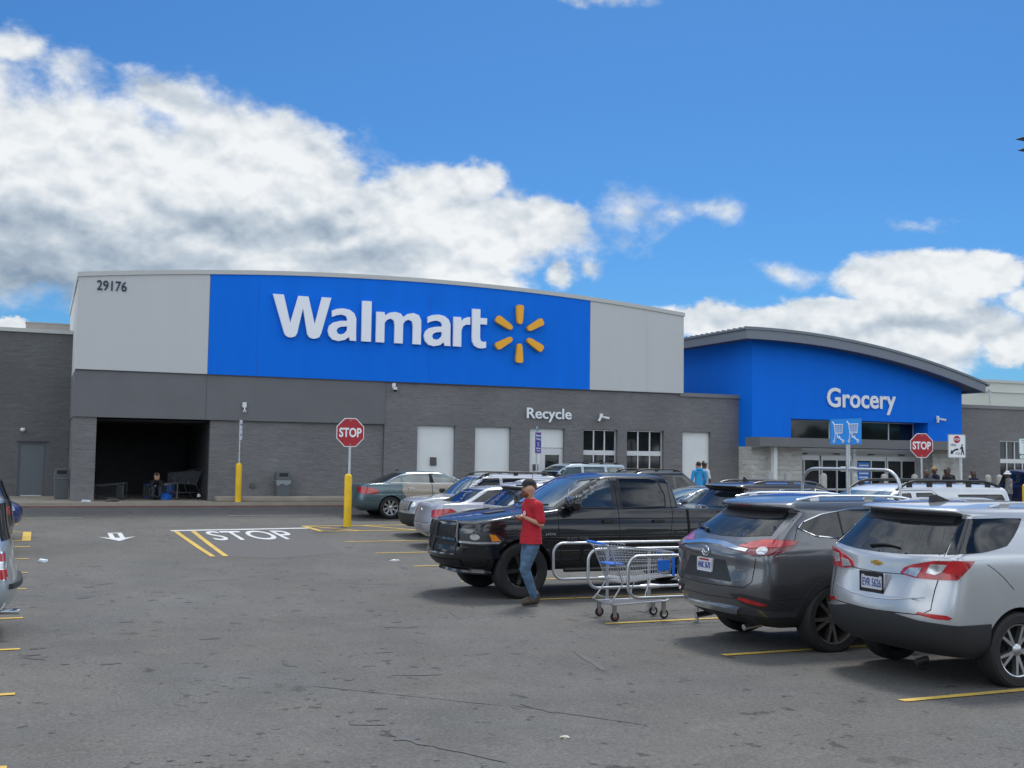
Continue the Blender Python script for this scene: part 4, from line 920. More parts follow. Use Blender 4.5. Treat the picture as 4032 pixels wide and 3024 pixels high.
# ---- dark grey three-row suv
MZP = paint('machine_grey', (.125, .128, .138), .75, .28)
lv = [(.24, .55, 4.7, .74, .12, .3), (.32, .28, 4.9, .84, .16, .4), (.42, .12, 5.02, .90, .2, .5), (.52, .05, 5.05, .935, .22, .55), (.62, .02, 5.06, .955, .22, .55), (.72, .01, 5.06, .965, .21, .55), (.84, .03, 5.03, .97, .20, .55), (.95, .05, 4.95, .968, .19, .5),
      (1.04, .045, 4.75, .96, .19, .5), (1.10, .05, 4.4, .952, .19, .5), (1.14, .09, 4.05, .94, .19, .45), (1.18, .16, 3.75, .925, .18, .4), (1.23, .23, 3.55, .90, .17, .25), (1.32, .33, 3.40, .86, .16, .22),
      (1.44, .50, 3.18, .805, .15, .2), (1.54, .66, 2.96, .76, .14, .2), (1.565, .68, 2.90, .75, .14, .2), (1.58, .58, 2.86, .74, .15, .2), (1.63, .55, 2.76, .71, .15, .2), (1.66, .62, 2.6, .67, .13, .2), (1.70, .85, 2.4, .58, .12, .2), (1.73, 1.1, 2.2, .45, .1, .2), (1.74, 1.4, 1.9, .25, .05, .1)]
c = Car('large_suv', 'dark grey suv with chrome trim and plate HNK 3670, left of the silver suv', (7.10, 11.18, gz(11.2)), 1, lv, [MZP, WELL, CLAD], .47, (1.12, 4.05), .385, 5.06, cat='suv')
c.wheel('vee', ALLOYDARK, .25, .72, 5)
c.drape('rear_window', 'R', [(-.74, 1.30), (-.35, 1.265), (0, 1.255), (.35, 1.265), (.74, 1.30), (.66, 1.50), (.60, 1.56), (-.60, 1.56), (-.66, 1.50)], CARGLASS)
c.drape('brake_light', 'R', [(-.13, 1.60), (.13, 1.60), (.13, 1.615), (-.13, 1.615)], LAMPDARKRED, .004, .01)
c.drape('glass_header', 'R', [(-.62, 1.49), (-.45, 1.465), (.45, 1.465), (.62, 1.49), (.60, 1.56), (-.60, 1.56)], BLACK, .008, .012)
for k, sg in (('l', 1), ('r', -1)):
    K = ('C', 1.0, .35*sg); A = (lambda a: a) if sg > 0 else (lambda a: 360-a)
    t = c.drape('taillight', K, [(A(176), 1.145), (A(166), 1.115), (A(154), 1.085), (A(144), 1.095), (A(135), 1.12), (A(126), 1.18), (A(120), 1.24), (A(132), 1.26), (A(148), 1.26), (A(160), 1.23), (A(170), 1.185)], LAMPDARKRED, .010, .03, dv=.04)
    c.drape('lamp_lens', K, [(A(172), 1.165), (A(158), 1.155), (A(146), 1.17), (A(136), 1.18), (A(127), 1.205), (A(123), 1.238), (A(134), 1.25), (A(149), 1.25), (A(162), 1.215)], LAMPRED, .015, .02, parent=t, dv=.03)
    c.drape('round_lamp', K, [(A(148+4.2*math.cos(R(q))), 1.135+.040*math.sin(R(q))) for q in range(0, 360, 30)], LAMPCLEAR, .02, .02, parent=t, dv=.03)
    c.drape('bumper_reflector', K, [(A(166), .60), (A(156), .565), (A(147), .55), (A(144), .565), (A(152), .60), (A(164), .625)], LAMPRED, .016, .03, dv=.03)
    c.drape('bumper_recess', K, [(A(173), .65), (A(165), .57), (A(148), .50), (A(128), .49), (A(124), .54), (A(145), .63), (A(160), .66)], CLAD, .008, .02, dv=.03)
    W1 = [(.72, 1.385), (.92, 1.30), (1.30, 1.265), (1.9, 1.245), (2.75, 1.23), (3.52, 1.215), (3.15, 1.44), (2.76, 1.57), (2.1, 1.60), (1.5, 1.59), (1.08, 1.53), (.82, 1.45)]
    c.drape('side_window', k, W1, CARGLASS)
    c.strip('chrome_trim', k, W1, .011, CHROME, .004, closed=True)
    for x in (1.30, 2.26): c.strip('window_post', k, [(x, 1.26), (x+.02, 1.58)], .012, BLACK, .002)
    c.strip('panel_line', k, [(.60, 1.20), (.72, 1.40), (.66, 1.60)], .004, SEAM)
    c.strip('panel_line', k, [(1.40, 1.24), (1.48, 1.05), (1.72, .86), (1.70, .5)], .004, SEAM)
    c.strip('panel_line', k, [(2.38, 1.24), (2.42, .5)], .004, SEAM); c.strip('panel_line', k, [(3.62, 1.2), (3.58, .5)], .004, SEAM)
    c.drape('sill_trim', k, [(1.7, .28), (3.7, .28), (3.7, .48), (1.7, .48)], CLAD, .008, .02)
c.lip(.385, .475, CLAD)
c.drape('chrome_bar', 'R', [(-.66, 1.115), (-.50, 1.125), (-.2, 1.155), (.2, 1.155), (.50, 1.125), (.66, 1.115), (.66, 1.145), (.50, 1.155), (.2, 1.195), (-.2, 1.195), (-.50, 1.155), (-.66, 1.145)], CHROME, .018, .03, dv=.03)
c.drape('number_recess', 'R', [(-.50, .78), (.50, .78), (.36, 1.01), (-.36, 1.01)], mat('recess_grey', (.035, .036, .04), .4, metal=.4), .003, .01)
c.plate(.93, 'HNK 3670', w=.305, h=.155, top=mat('plate_red', (.35, .03, .03), .5))
c.drape('chrome_strip', ('C', 1.2, 0), [(155, .435), (205, .435), (207, .495), (153, .495)], CHROME, .03, .06, dv=.03)
c.strip('panel_line', 'R', [(-.80, 1.06), (-.77, .80), (-.68, .735), (0, .715), (.68, .735), (.77, .80), (.80, 1.06)], .005, SEAM)
c.strip('panel_line', ('C', 1.2, 0), [(118, .63), (150, .60), (180, .585), (210, .60), (242, .63)], .004, SEAM)
text('trim_lettering', 'SKYACTIV', CHROME, c.root, (c.hit('R', -.60, .92)[0].x-.008, -.60, .92), width=.15, height=.02, depth=.004, rot=(0, 0, -math.pi/2))
c.wiper(.36, 1.30, .36, 1); c.handles((1.95, 2.85), 1.06, MZP); c.mirrors(3.45, 1.24, MZP)
c.drape('windshield', 'F', [(-.76, 1.25), (.76, 1.25), (.64, 1.66), (-.64, 1.66)], CARGLASS)
c.rails(.86, 2.9, .60, CHROME, .045, .018)
P_ = c.hit('R', 0, 1.085)[0]; q = MB(); q.tube([(P_.x-.018, .068*math.cos(R(a)), 1.085+.052*math.sin(R(a))) for a in range(0, 360, 20)], .008, 6, True)
q.tube([(P_.x-.018, -.058, 1.107), (P_.x-.018, -.025, 1.08), (P_.x-.018, 0, 1.067), (P_.x-.018, .025, 1.08), (P_.x-.018, .058, 1.107)], .007, 6); q.build('badge', CHROME, c.root, smooth=40)
MB().tube([(.45, -.50, .30), (.22, -.50, .27)], .035, 10).build('exhaust_pipe', CHROME, c.root, smooth=40)
MB().tube([(.45, .50, .30), (.22, .50, .27)], .035, 10).build('exhaust_pipe', CHROME, c.root, smooth=40)

# ---- black crew-cab pickup
TRP = mat('paint_black', (.006, .007, .009), .25, spec=.3, coat=.75, coat_rough=.02)
lv = [(.40, .3, 5.45, .80, .1, .3), (.47, .1, 5.66, .93, .12, .4), (.55, .03, 5.78, .98, .12, .45), (.66, .0, 5.82, .995, .1, .47), (.78, .0, 5.80, 1.0, .1, .45), (.90, .02, 5.74, 1.01, .08, .34), (1.02, .02, 5.73, 1.01, .08, .31), (1.13, .02, 5.71, .998, .08, .30),
      (1.19, .02, 5.68, .985, .08, .32), (1.235, .02, 5.56, .975, .08, .38), (1.31, .02, 5.10, .955, .08, .45), (1.355, .02, 4.70, .945, .08, .45), (1.375, .04, 4.42, .94, .08, .35), (1.385, 1.72, 4.32, .935, .06, .25), (1.41, 1.76, 4.26, .922, .06, .22), (1.50, 1.78, 4.12, .89, .06, .2),
      (1.62, 1.81, 3.92, .85, .06, .2), (1.74, 1.84, 3.72, .81, .06, .2), (1.84, 1.88, 3.54, .77, .07, .2), (1.90, 1.95, 3.38, .72, .08, .2), (1.94, 2.1, 3.15, .62, .1, .2), (1.965, 2.4, 2.85, .4, .1, .1)]
c = Car('pickup_truck', 'black crew-cab pickup truck with tinted windows, nose towards the lane behind the man in red', (11.67, 17.12, gz(17.1)), -1, lv, [TRP, WELL, CLAD], .44, (1.12, 4.69), .44, 5.82, cat='truck', arch=1.18)
c.wheel('plain', BLACKRIM, .29, .60, 5)
c.lip(.50, .58, TRP, .028)
# grille
G = [(-.60, .68), (.60, .68), (.63, .85), (.60, 1.12), (.54, 1.165), (-.54, 1.165), (-.60, 1.12), (-.63, .85)]
g_ = c.drape('grille_frame', 'F', G, TRP, .03, .06)
for x0, x1, z0, z1 in ((-.565, -.035, .925, 1.12), (.035, .565, .925, 1.12), (-.575, -.035, .71, .885), (.035, .575, .71, .885)):
    o = c.drape('grille_mesh', 'F', [(x0, z0), (x1, z0), (x1, z1), (x0, z1)], mat('grille_black', (.004, .004, .005), .6), .034, .05, parent=g_)
b = MB()
for i in range(14):
    x = -.56+i*.086; p = c.hit('F', x, .92)[0]; b.tube([c.hit('F', x, .71)[0]+Vector((.037, 0, 0)), c.hit('F', x, .80)[0]+Vector((.037, 0, 0)), c.hit('F', x, 1.12)[0]+Vector((.037, 0, 0))], .004, 4)
for z in (.75, .79, .84, .97, 1.01, 1.05, 1.09): b.tube([c.hit('F', -.56+.08*i, z)[0]+Vector((.037, 0, 0)) for i in range(15)], .004, 4)
b.build('grille_bars', CLAD, g_)
GB_ = mat('grille_crossbar', (.035, .037, .042), .18, metal=.6, coat=1.)
c.drape('grille_crossbar', 'F', [(-.60, .885), (.60, .885), (.60, .925), (-.60, .925)], GB_, .055, .05, parent=g_); c.drape('grille_crossbar', 'F', [(-.045, .70), (.045, .70), (.045, 1.14), (-.045, 1.14)], GB_, .057, .05, parent=g_)
c.strip('grille_surround', 'F', G, .022, GB_, .03, closed=True, parent=g_)
for sg in (1, -1):
    K = ('C', 4.6, .35*sg); A = (lambda a: a) if sg > 0 else (lambda a: 360-a)
    h_ = c.drape('headlight', K, [(A(14), .86), (A(30), .845), (A(46), .84), (A(60), .87), (A(58), .94), (A(48), 1.02), (A(30), 1.075), (A(13), 1.09)], mat('headlight_dark', (.085, .088, .095), .12, metal=.5, coat=1.), .012, .04, dv=.04)
    c.drape('lamp_lens', K, [(A(33+4.5*math.cos(R(q))), .965+.045*math.sin(R(q))) for q in range(0, 360, 30)], mat('lamp_bright', (.75, .76, .78), .1, metal=.6, coat=1.), .022, .03, parent=h_, dv=.03)
    c.drape('lamp_strip', K, [(A(15), .865), (A(52), .865), (A(54), .89), (A(15), .895)], LAMPCLEAR, .02, .03, parent=h_, dv=.03)
    c.drape('turn_lamp', K, [(A(46), .90), (A(54), .905), (A(49), .99), (A(44), 1.01)], LAMPAMBER, .02, .03, parent=h_, dv=.03)
c.drape('bumper_skin', ('C', 4.3, 0), [(-52+360, .64), (52+360, .64), (50+360, .80), (-50+360, .80)], TRP, .04, .05, dv=.04)
c.drape('lower_grille', 'F', [(-.62, .50), (.62, .50), (.66, .60), (-.66, .60)], BLACK, .02, .03)
c.drape('chin_spoiler', ('C', 4.3, 0), [(-44+360, .43), (44+360, .43), (45+360, .465), (-45+360, .465)], CHROME if False else TRP, .07, .1, dv=.03)
hd = c.drape('hood_scoop', 'T', [(4.75, .30), (5.12, .30), (5.08, .46), (4.78, .46)], BLACK, .012, .03); hd = c.drape('hood_scoop', 'T', [(4.75, -.30), (5.12, -.30), (5.08, -.46), (4.78, -.46)], BLACK, .012, .03)
c.strip('panel_line', 'T', [(4.45, .80), (5.0, .80), (5.45, .70)], .004, SEAM); c.strip('panel_line', 'T', [(4.45, -.80), (5.0, -.80), (5.45, -.70)], .004, SEAM)
TWG = mat('truck_side_glass', (.020, .030, .040), .02, spec=.9, coat=1., noise=.5, nscale=2.5)
for k, sg in (('l', 1), ('r', -1)):
    W1 = [(3.07, 1.40), (4.02, 1.40), (3.90, 1.50), (3.72, 1.68), (3.50, 1.82), (3.28, 1.862), (3.07, 1.872)]
    W2 = [(2.10, 1.42), (2.92, 1.40), (2.92, 1.872), (2.35, 1.872), (2.18, 1.84), (2.08, 1.60)]
    c.drape('side_window', k, W1, TWG); c.drape('side_window', k, W2, CARGLASS)
    for W_ in (W1, W2): c.strip('window_seal', k, W_, .012, BLACK, .003, closed=True)
    c.strip('panel_line', k, [(2.995, 1.90), (2.995, 1.3), (3.0, .55)], .006, SEAM)
    c.strip('panel_line', k, [(2.0, 1.86), (1.98, 1.5), (1.99, 1.30), (2.06, .95), (2.1, .55)], .006, SEAM)
    c.strip('panel_line', k, [(4.08, 1.39), (4.08, 1.0), (4.02, .52)], .006, SEAM)
    c.strip('cab_gap', k, [(1.70, 1.37), (1.70, .60)], .022, SEAM)
    c.strip('body_crease', k, [(.3, 1.22), (1.6, 1.23), (3.0, 1.235), (4.4, 1.22), (5.1, 1.16)], .006, TRP, .001)
    c.drape('rocker', k, [(1.75, .46), (4.05, .46), (4.05, .56), (1.75, .56)], CLAD, .01, .03)
c.handles((2.28, 3.20), 1.19, BLACK, .20, .04)
c.mirrors(3.78, 1.47, TRP, .18, .25, .26)
c.drape('windshield', 'F', [(-.80, 1.41), (.80, 1.41), (.70, 1.84), (-.70, 1.84)], mat('windshield_blue', (.03, .05, .065), .02, spec=.9, coat=1., noise=.4, nscale=3))
c.strip('wiper', 'F', [(-.70, 1.42), (-.1, 1.44)], .012, BLACK, .012); c.strip('wiper', 'F', [(0, 1.42), (.65, 1.44)], .012, BLACK, .012)
MB().tube([(4.6, .84, 1.34), (4.45, .85, 2.05)], [.008, .003], 6).build('antenna', BLACK, c.root)
b = MB()
for sg in (1, -1): MB().tube([(1.9, sg*1.03, .44), (4.0, sg*1.03, .44)], .035, 8).build('side_step', BLACK, c.root, smooth=40)

text('badge_lettering', 'HEMI', CHROME, c.root, (4.22, c.hit('l', 4.22, 1.0)[0].y+.003, 1.0), width=.16, height=.035, depth=.003, rot=(0, 0, math.pi))
for tag_, sgn in (('l', 1),):
    p = c.hit('l', 3.8, .93)[0]; text('door_lettering', 'RAM 1500', mat('badge_grey', (.12, .12, .13), .4, metal=.5), c.root, (3.75, p.y+.003, .93), width=.36, height=.05, depth=.003, rot=(0, 0, math.pi))

# ---- generic recipes for the cars further back
def sedan_levels(H=1.46, L=4.9, W=.91, deck=1.02, rear_roof=1.35, front_roof=3.0, wsb=3.62, hood=.95, dk0=.62):
    return [(.20, .35, L-.3, W*.82, .12, .35), (.30, .12, L-.08, W*.94, .15, .45), (.42, .03, L, W*.985, .2, .55), (.55, .0, L, W, .22, .58), (.68, .02, L-.04, W, .22, .58), (.80, .06, L-.12, W*.995, .2, .6), (hood-.07, .08, L-.30, W*.985, .2, .6),
            (hood, .09, L-.75, W*.965, .2, .5), (deck-.02, .11, wsb+.35, W*.945, .2, .35), (deck, .16, wsb+.12, W*.925, .16, .28), (deck+.02, dk0, wsb, W*.90, .15, .22), (deck+.10, dk0+.18, wsb-.14, W*.855, .15, .22), (deck+.20, dk0+.38, wsb-.32, W*.80, .15, .2),
            (H-.15, rear_roof-.18, front_roof+.12, W*.735, .15, .2), (H-.07, rear_roof, front_roof-.1, W*.68, .15, .2), (H-.03, rear_roof+.2, front_roof-.35, W*.58, .15, .2), (H-.008, rear_roof+.5, front_roof-.7, W*.40, .1, .1), (H, rear_roof+.8, front_roof-.95, W*.2, .05, .05)]
def suv_levels(H=1.70, L=4.6, W=.92, belt=1.08, rr=.35, wsb=3.3, fr=2.6, hood=1.02, sp=0., ff=1.):
    LV = [(.24, .35, L-.3, W*.82, .12, .3), (.34, .10, L-.08, W*.94, .12, .35), (.46, .02, L-.01, W*.985, .13, .4), (.58, .0, L, W, .13, .4), (.72, .03, L-.02, W, .13, .4), (hood-.14, .06, L-.08, W, .12, .38), (hood-.04, .07, L-.22, W*.99, .12, .4),
            (hood+.01, .08, L-.6, W*.98, .12, .38), (belt-.01, .09, wsb+.25, W*.965, .12, .3), (belt+.04, .12, wsb, W*.945, .12, .22), (belt+.16, .12+(rr-.12)*.3, wsb-.14, W*.90, .12, .2), (H-.30, .12+(rr-.12)*.6, fr+.32, W*.85, .12, .2),
            (H-.15, rr*.92, fr+.10, W*.805, .12, .2)] + ([(H-.125, rr*.95-sp, fr+.06, W*.795, .12, .2)] if sp else []) + [(H-.065, rr-sp, fr-.1, W*.755, .12, .2), (H-.025, rr+.15, fr-.35, W*.65, .12, .2), (H-.005, rr+.5, fr-.7, W*.42, .1, .1), (H, rr+.8, fr-.95, W*.2, .05, .05)]
    return [(l[0], l[1], l[2]+(0 if ff == 1 else (L-l[2])*.35*(l[0] < hood+.02)), l[3], l[4], l[5]*(ff if l[0] < hood+.02 else 1)) for l in LV]

# ---- dusty blue-green sedan with tan doors beyond the stop sign
BK = paint('slate_green', (.075, .125, .145), .45, .35); TAN = paint('tan', (.33, .28, .22), .4, .38)
L = 5.03
c = Car('sedan', 'blue-green sedan with mismatched tan doors passing behind the yellow stop sign post', (8.83, 33.98, gz(34)), 1, sedan_levels(1.45, L, .925, 1.04, 1.45, 3.1, 3.72, .98, .72), [BK, WELL, CLAD], .2, (1.08, 3.89), .33, L, sub=2)
c.wheel('plain', ALLOY, .21, .70, 8)
for k, sg in (('l', 1), ('r', -1)):
    WW = [(1.0, 1.10), (1.20, 1.21), (1.45, 1.31), (1.9, 1.365), (2.5, 1.375), (2.95, 1.34), (3.3, 1.20), (3.55, 1.075), (2.4, 1.065), (1.4, 1.07), (1.08, 1.065)]
    c.drape('side_window', k, WW, CARGLASS_L); c.strip('chrome_trim', k, WW, .010, CHROME, .003, closed=True)
    c.drape('window_post', k, [(1.40, 1.07), (1.50, 1.07), (1.50, 1.325), (1.42, 1.30)], BK, .008, .014); c.drape('window_post', k, [(2.34, 1.065), (2.48, 1.065), (2.44, 1.375), (2.36, 1.375)], SEAM, .008, .014)
    D1 = [(1.46, 1.05), (2.38, 1.055), (2.40, .36), (1.72, .36), (1.62, .56), (1.44, .80)]; D2 = [(2.42, 1.055), (3.52, 1.06), (3.50, .8), (3.40, .36), (2.44, .36)]
    for D_ in (D1, D2): 
        d = c.drape('door', k, D_, TAN, .006, .012, label='tan replacement door')
    c.strip('chrome_trim', k, [(1.62, .50), (2.38, .50)], .008, CHROME, .008)
    K = ('C', .9, .3*sg); A = (lambda a: a) if sg > 0 else (lambda a: 360-a)
    c.drape('taillight', K, [(A(158), .80), (A(140), .74), (A(116), .74), (A(106), .82), (A(125), .92), (A(150), .96), (A(160), .95)], LAMPRED, .01, .03, dv=.05)
    c.strip('panel_line', k, [(.05, .62), (.6, .63), (.74, .62)], .004, SEAM)
c.handles((1.72, 2.66), .92, CHROME, .20, .035); c.mirrors(3.45, 1.12, TAN, .14, .14)
c.drape('rear_window', 'R', [(-.68, 1.075), (.68, 1.075), (.58, 1.36), (-.58, 1.36)], CARGLASS); c.drape('windshield', 'F', [(-.68, 1.075), (.68, 1.075), (.60, 1.36), (-.60, 1.36)], CARGLASS)
b = MB(); b.prism([(1.45, 1.43), (1.62, 1.44), (1.52, 1.49)], -.012, .012); b.build('antenna_fin', BLACK, c.root)

# ---- boxy silver suv facing the lane
SV = paint('light_silver', (.50, .52, .55), .5, .32)
L = 4.41
c = Car('boxy_suv', 'boxy silver suv with slotted grille and black bumper facing the lane', (8.80+L, 28.3, gz(28.3)), -1, suv_levels(1.64, L, .88, 1.02, .18, 3.25, 2.62, 1.0, ff=.45), [SV, WELL, CLAD], .40, (.83, 3.46), .34, L)
c.wheel('plain', ALLOY, .21, .64, 5)
c.drape('front_bumper', ('C', 3.6, 0), [(-60+360, .30), (60+360, .30), (58+360, .60), (-58+360, .60)], CLAD, .02, .05, dv=.05)
g_ = c.drape('grille', 'F', [(-.42, .68), (.42, .68), (.45, .90), (-.45, .90)], BLACK, .01, .03)
for i in range(7):
    y = -.33+.11*i; c.drape('grille_slot', 'F', [(y-.030, .69), (y+.030, .69), (y+.030, .885), (y-.030, .885)], SV, .018, .02, parent=g_)
for y in (-.58, .58): c.drape('headlight', 'F', [(y+.10*math.cos(R(q)), .80+.10*math.sin(R(q))) for q in range(0, 360, 30)], LAMPCLEAR, .015, .04)
def greenhouse(c, wins, g, seal=None):
    for k in ('l', 'r'):
        for w in wins:
            c.drape('side_window', k, w, g)
            if seal: c.strip('window_seal', k, w, .011, seal, .003, closed=True)
greenhouse(c, [[(.30, 1.10), (.95, 1.10), (.95, 1.50), (.38, 1.50)], [(1.05, 1.10), (1.88, 1.10), (1.88, 1.52), (1.10, 1.52)], [(1.98, 1.10), (3.02, 1.10), (2.62, 1.50), (1.98, 1.52)]], CARGLASS, BLACK)
WSL = mat('windshield_light', (.04, .08, .11), .02, spec=.9, coat=1., noise=.35, nscale=3)
c.drape('windshield', 'F', [(-.70, 1.10), (.70, 1.10), (.62, 1.54), (-.62, 1.54)], WSL)
c.rails(.35, 2.55, .58, BLACK, .07, .02); c.mirrors(2.95, 1.14, BLACK); c.handles((1.2, 2.15), .96, SV)
for k in ('l', 'r'):
    c.strip('panel_line', k, [(1.93, 1.52), (1.93, .4)], .005, SEAM); c.strip('panel_line', k, [(3.05, 1.1), (3.0, .4)], .005, SEAM)
MB().tube([(3.25, .75, 1.0), (2.75, .76, 1.62)], [.007, .003], 5).build('antenna', BLACK, c.root)

# ---- silver sedan backed view between the boxy suv and the pickup
SL = paint('lilac_silver', (.40, .41, .46), .45, .36)
L = 4.95
c = Car('sedan', 'pale silver sedan with its trunk towards the lane, just beyond the pickup nose', (8.36, 25.6, gz(25.6)), 1, sedan_levels(1.45, L, .91, 1.03, 1.35, 3.0, 3.6, .96, .72), [SL, WELL, CLAD], .2, (1.05, 3.85), .33, L)
c.wheel('plain', ALLOY, .21, .66, 7)
for k, sg in (('l', 1), ('r', -1)):
    K = ('C', .9, .3*sg); A = (lambda a: a) if sg > 0 else (lambda a: 360-a)
    c.drape('taillight', K, [(A(158), .72), (A(140), .68), (A(118), .70), (A(112), .84), (A(125), .93), (A(150), .90), (A(160), .88)], LAMPRED, .01, .03, dv=.05)
c.drape('rear_window', 'R', [(-.68, 1.07), (.68, 1.07), (.58, 1.36), (-.58, 1.36)], CARGLASS)
c.drape('plate_recess', 'R', [(-.26, .40), (.26, .40), (.22, .54), (-.22, .54)], mat('recess_silver', (.22, .225, .25), .5), .006, .02)
P_ = c.hit('R', 0, .86)[0]; MB().prism([(0, .05), (.03, 0), (0, -.05), (-.03, 0)], P_.x-.012, P_.x+.01, 'x').build('badge', CHROME, c.root, loc=(0, 0, .86))
greenhouse(c, [[(1.05, 1.08), (1.9, 1.07), (1.9, 1.37), (1.5, 1.33)], [(2.0, 1.07), (3.4, 1.08), (3.0, 1.33), (2.6, 1.37), (2.0, 1.38)]], CARGLASS)
c.drape('windshield', 'F', [(-.68, 1.07), (.68, 1.07), (.60, 1.36), (-.60, 1.36)], CARGLASS)
c.strip('panel_line', 'R', [(-.70, 1.0), (-.66, .62), (-.5, .58), (.5, .58), (.66, .62), (.70, 1.0)], .005, SEAM)

# ---- white hatch beside the pickup hood
WH = paint('white_silver', (.58, .59, .60), .25, .3)
L = 4.5
c = Car('crossover', 'whitish crossover with a rear roof spoiler showing above the pickup hood', (9.0, 22.75, gz(22.8)), 1, suv_levels(1.66, L, .91, 1.12, .62, 3.2, 2.5, 1.02, sp=.2), [WH, WELL, CLAD], .45, (.9, 3.5), .35, L)
c.wheel('plain', ALLOY, .22, .66, 5)
c.drape('rear_window', 'R', [(-.66, 1.14), (.66, 1.14), (.58, 1.50), (-.58, 1.50)], CARGLASS)
c.drape('glass_header', 'R', [(-.58, 1.46), (.58, 1.46), (.56, 1.52), (-.56, 1.52)], BLACK, .008, .012)
greenhouse(c, [[(.62, 1.17), (1.2, 1.15), (1.2, 1.48), (.78, 1.48)], [(1.3, 1.14), (2.0, 1.14), (2.0, 1.52), (1.3, 1.50)], [(2.1, 1.14), (3.05, 1.14), (2.6, 1.47), (2.1, 1.53)]], CARGLASS)
c.drape('windshield', 'F', [(-.68, 1.17), (.68, 1.17), (.60, 1.54), (-.60, 1.54)], CARGLASS)
c.rails(.9, 2.5, .60, CHROME, .05, .016)

# ---- pale blue boxy suv by the kerb
PB_ = paint('pale_blue', (.42, .50, .55), .3, .35)
L = 4.55
c = Car('boxy_suv', 'pale blue boxy suv by the kerb, its roof showing beyond the pickup cab', (14.95+L, 36.1, gz(36.1)), -1, suv_levels(1.66, L, .90, 1.08, .16, 3.2, 2.72, 1.04, ff=.5), [PB_, WELL, CLAD], .42, (.9, 3.6), .36, L, sub=1)
c.wheel('plain', ALLOY, .22, .62, 5)
greenhouse(c, [[(.28, 1.16), (.98, 1.16), (.98, 1.50), (.36, 1.50)], [(1.12, 1.16), (1.90, 1.16), (1.90, 1.51), (1.12, 1.51)], [(2.03, 1.16), (3.0, 1.16), (2.66, 1.48), (2.03, 1.51)]], CARGLASS_L, BLACK)
c.drape('windshield', 'F', [(-.72, 1.16), (.72, 1.16), (.64, 1.54), (-.64, 1.54)], CARGLASS)
c.rails(.4, 1.9, .60, BLACK, .05, .02); c.mirrors(2.9, 1.18, BLACK)

# ---- dark suv behind the pickup cab
DK = paint('dark_graphite', (.03, .032, .036), .5, .3)
L = 4.7
c = Car('crossover', 'dark graphite crossover mostly hidden behind the pickup cab', (14.35+L, 30.4, gz(30.4)), -1, suv_levels(1.70, L, .92, 1.10, .75, 3.3, 2.7, 1.04), [DK, WELL, CLAD], .42, (.95, 3.7), .35, L, sub=1)
c.wheel('plain', ALLOY, .22, .66, 5)
greenhouse(c, [[(.72, 1.2), (1.2, 1.16), (1.2, 1.50), (.98, 1.50)], [(1.3, 1.16), (2.1, 1.16), (2.1, 1.55), (1.3, 1.53)], [(2.2, 1.16), (3.1, 1.16), (2.7, 1.5), (2.2, 1.55)]], CARGLASS)
c.drape('windshield', 'F', [(-.70, 1.18), (.70, 1.18), (.62, 1.58), (-.62, 1.58)], CARGLASS); c.rails(.9, 2.6, .58, BLACK, .05, .018)

# ---- slate-blue sedan right of the pickup
BS = paint('slate_blue', (.10, .125, .165), .5, .32)
L = 4.85
c = Car('sedan', 'slate-blue sedan facing left, seen between the pickup cab and the dark grey suv', (13.3+L, 24.95, gz(25)), -1, sedan_levels(1.49, L, .91, 1.05, 1.2, 3.0, 3.65, .98, .6), [BS, WELL, CLAD], .2, (1.0, 3.8), .33, L)
c.wheel('plain', ALLOY, .21, .66, 7)
greenhouse(c, [[(.95, 1.10), (2.15, 1.09), (2.15, 1.41), (1.6, 1.39), (1.25, 1.30)], [(2.27, 1.09), (3.45, 1.09), (3.1, 1.28), (2.75, 1.39), (2.27, 1.415)]], CARGLASS_L)
for k in ('l', 'r'): c.strip('panel_line', k, [(2.21, 1.4), (2.21, 1.05), (2.22, .4)], .005, SEAM); c.strip('body_crease', k, [(.4, .93), (4.2, .92)], .006, SEAM)
c.drape('windshield', 'F', [(-.70, 1.085), (.70, 1.085), (.62, 1.41), (-.62, 1.41)], WSL); c.mirrors(3.35, 1.12, BS)

# ---- dark bronze crossover whose rear spoiler shows above the dark grey suv
BZ = paint('bronze', (.075, .066, .062), .6, .3)
L = 4.65
c = Car('crossover', 'dark bronze crossover with black roof spoiler, seen over the roof of the dark grey suv', (12.75, 20.1, gz(20.1)), 1, suv_levels(1.76, L, .93, 1.12, .62, 3.3, 2.7, 1.04, sp=.25), [BZ, WELL, CLAD], .45, (.95, 3.65), .36, L)
c.wheel('plain', ALLOY, .22, .66, 5)
c.drape('rear_window', 'R', [(-.68, 1.2), (.68, 1.2), (.60, 1.60), (-.60, 1.60)], CARGLASS); c.drape('roof_spoiler', 'R', [(-.64, 1.58), (.64, 1.58), (.60, 1.665), (-.60, 1.665)], BLACK, .03, .05)
greenhouse(c, [[(.80, 1.25), (1.3, 1.18), (1.3, 1.58), (1.0, 1.56)], [(1.4, 1.18), (2.2, 1.18), (2.2, 1.62), (1.4, 1.60)], [(2.3, 1.18), (3.1, 1.18), (2.7, 1.54), (2.3, 1.62)]], CARGLASS, CHROME)
c.rails(.85, 2.7, .62, BZ, .05, .02); c.drape('windshield', 'F', [(-.70, 1.2), (.70, 1.2), (.62, 1.62), (-.62, 1.62)], CARGLASS)
MB().prism([(1.0, 1.75), (1.15, 1.755), (1.03, 1.86)], -.015, .015).build('antenna_fin', BLACK, c.root)

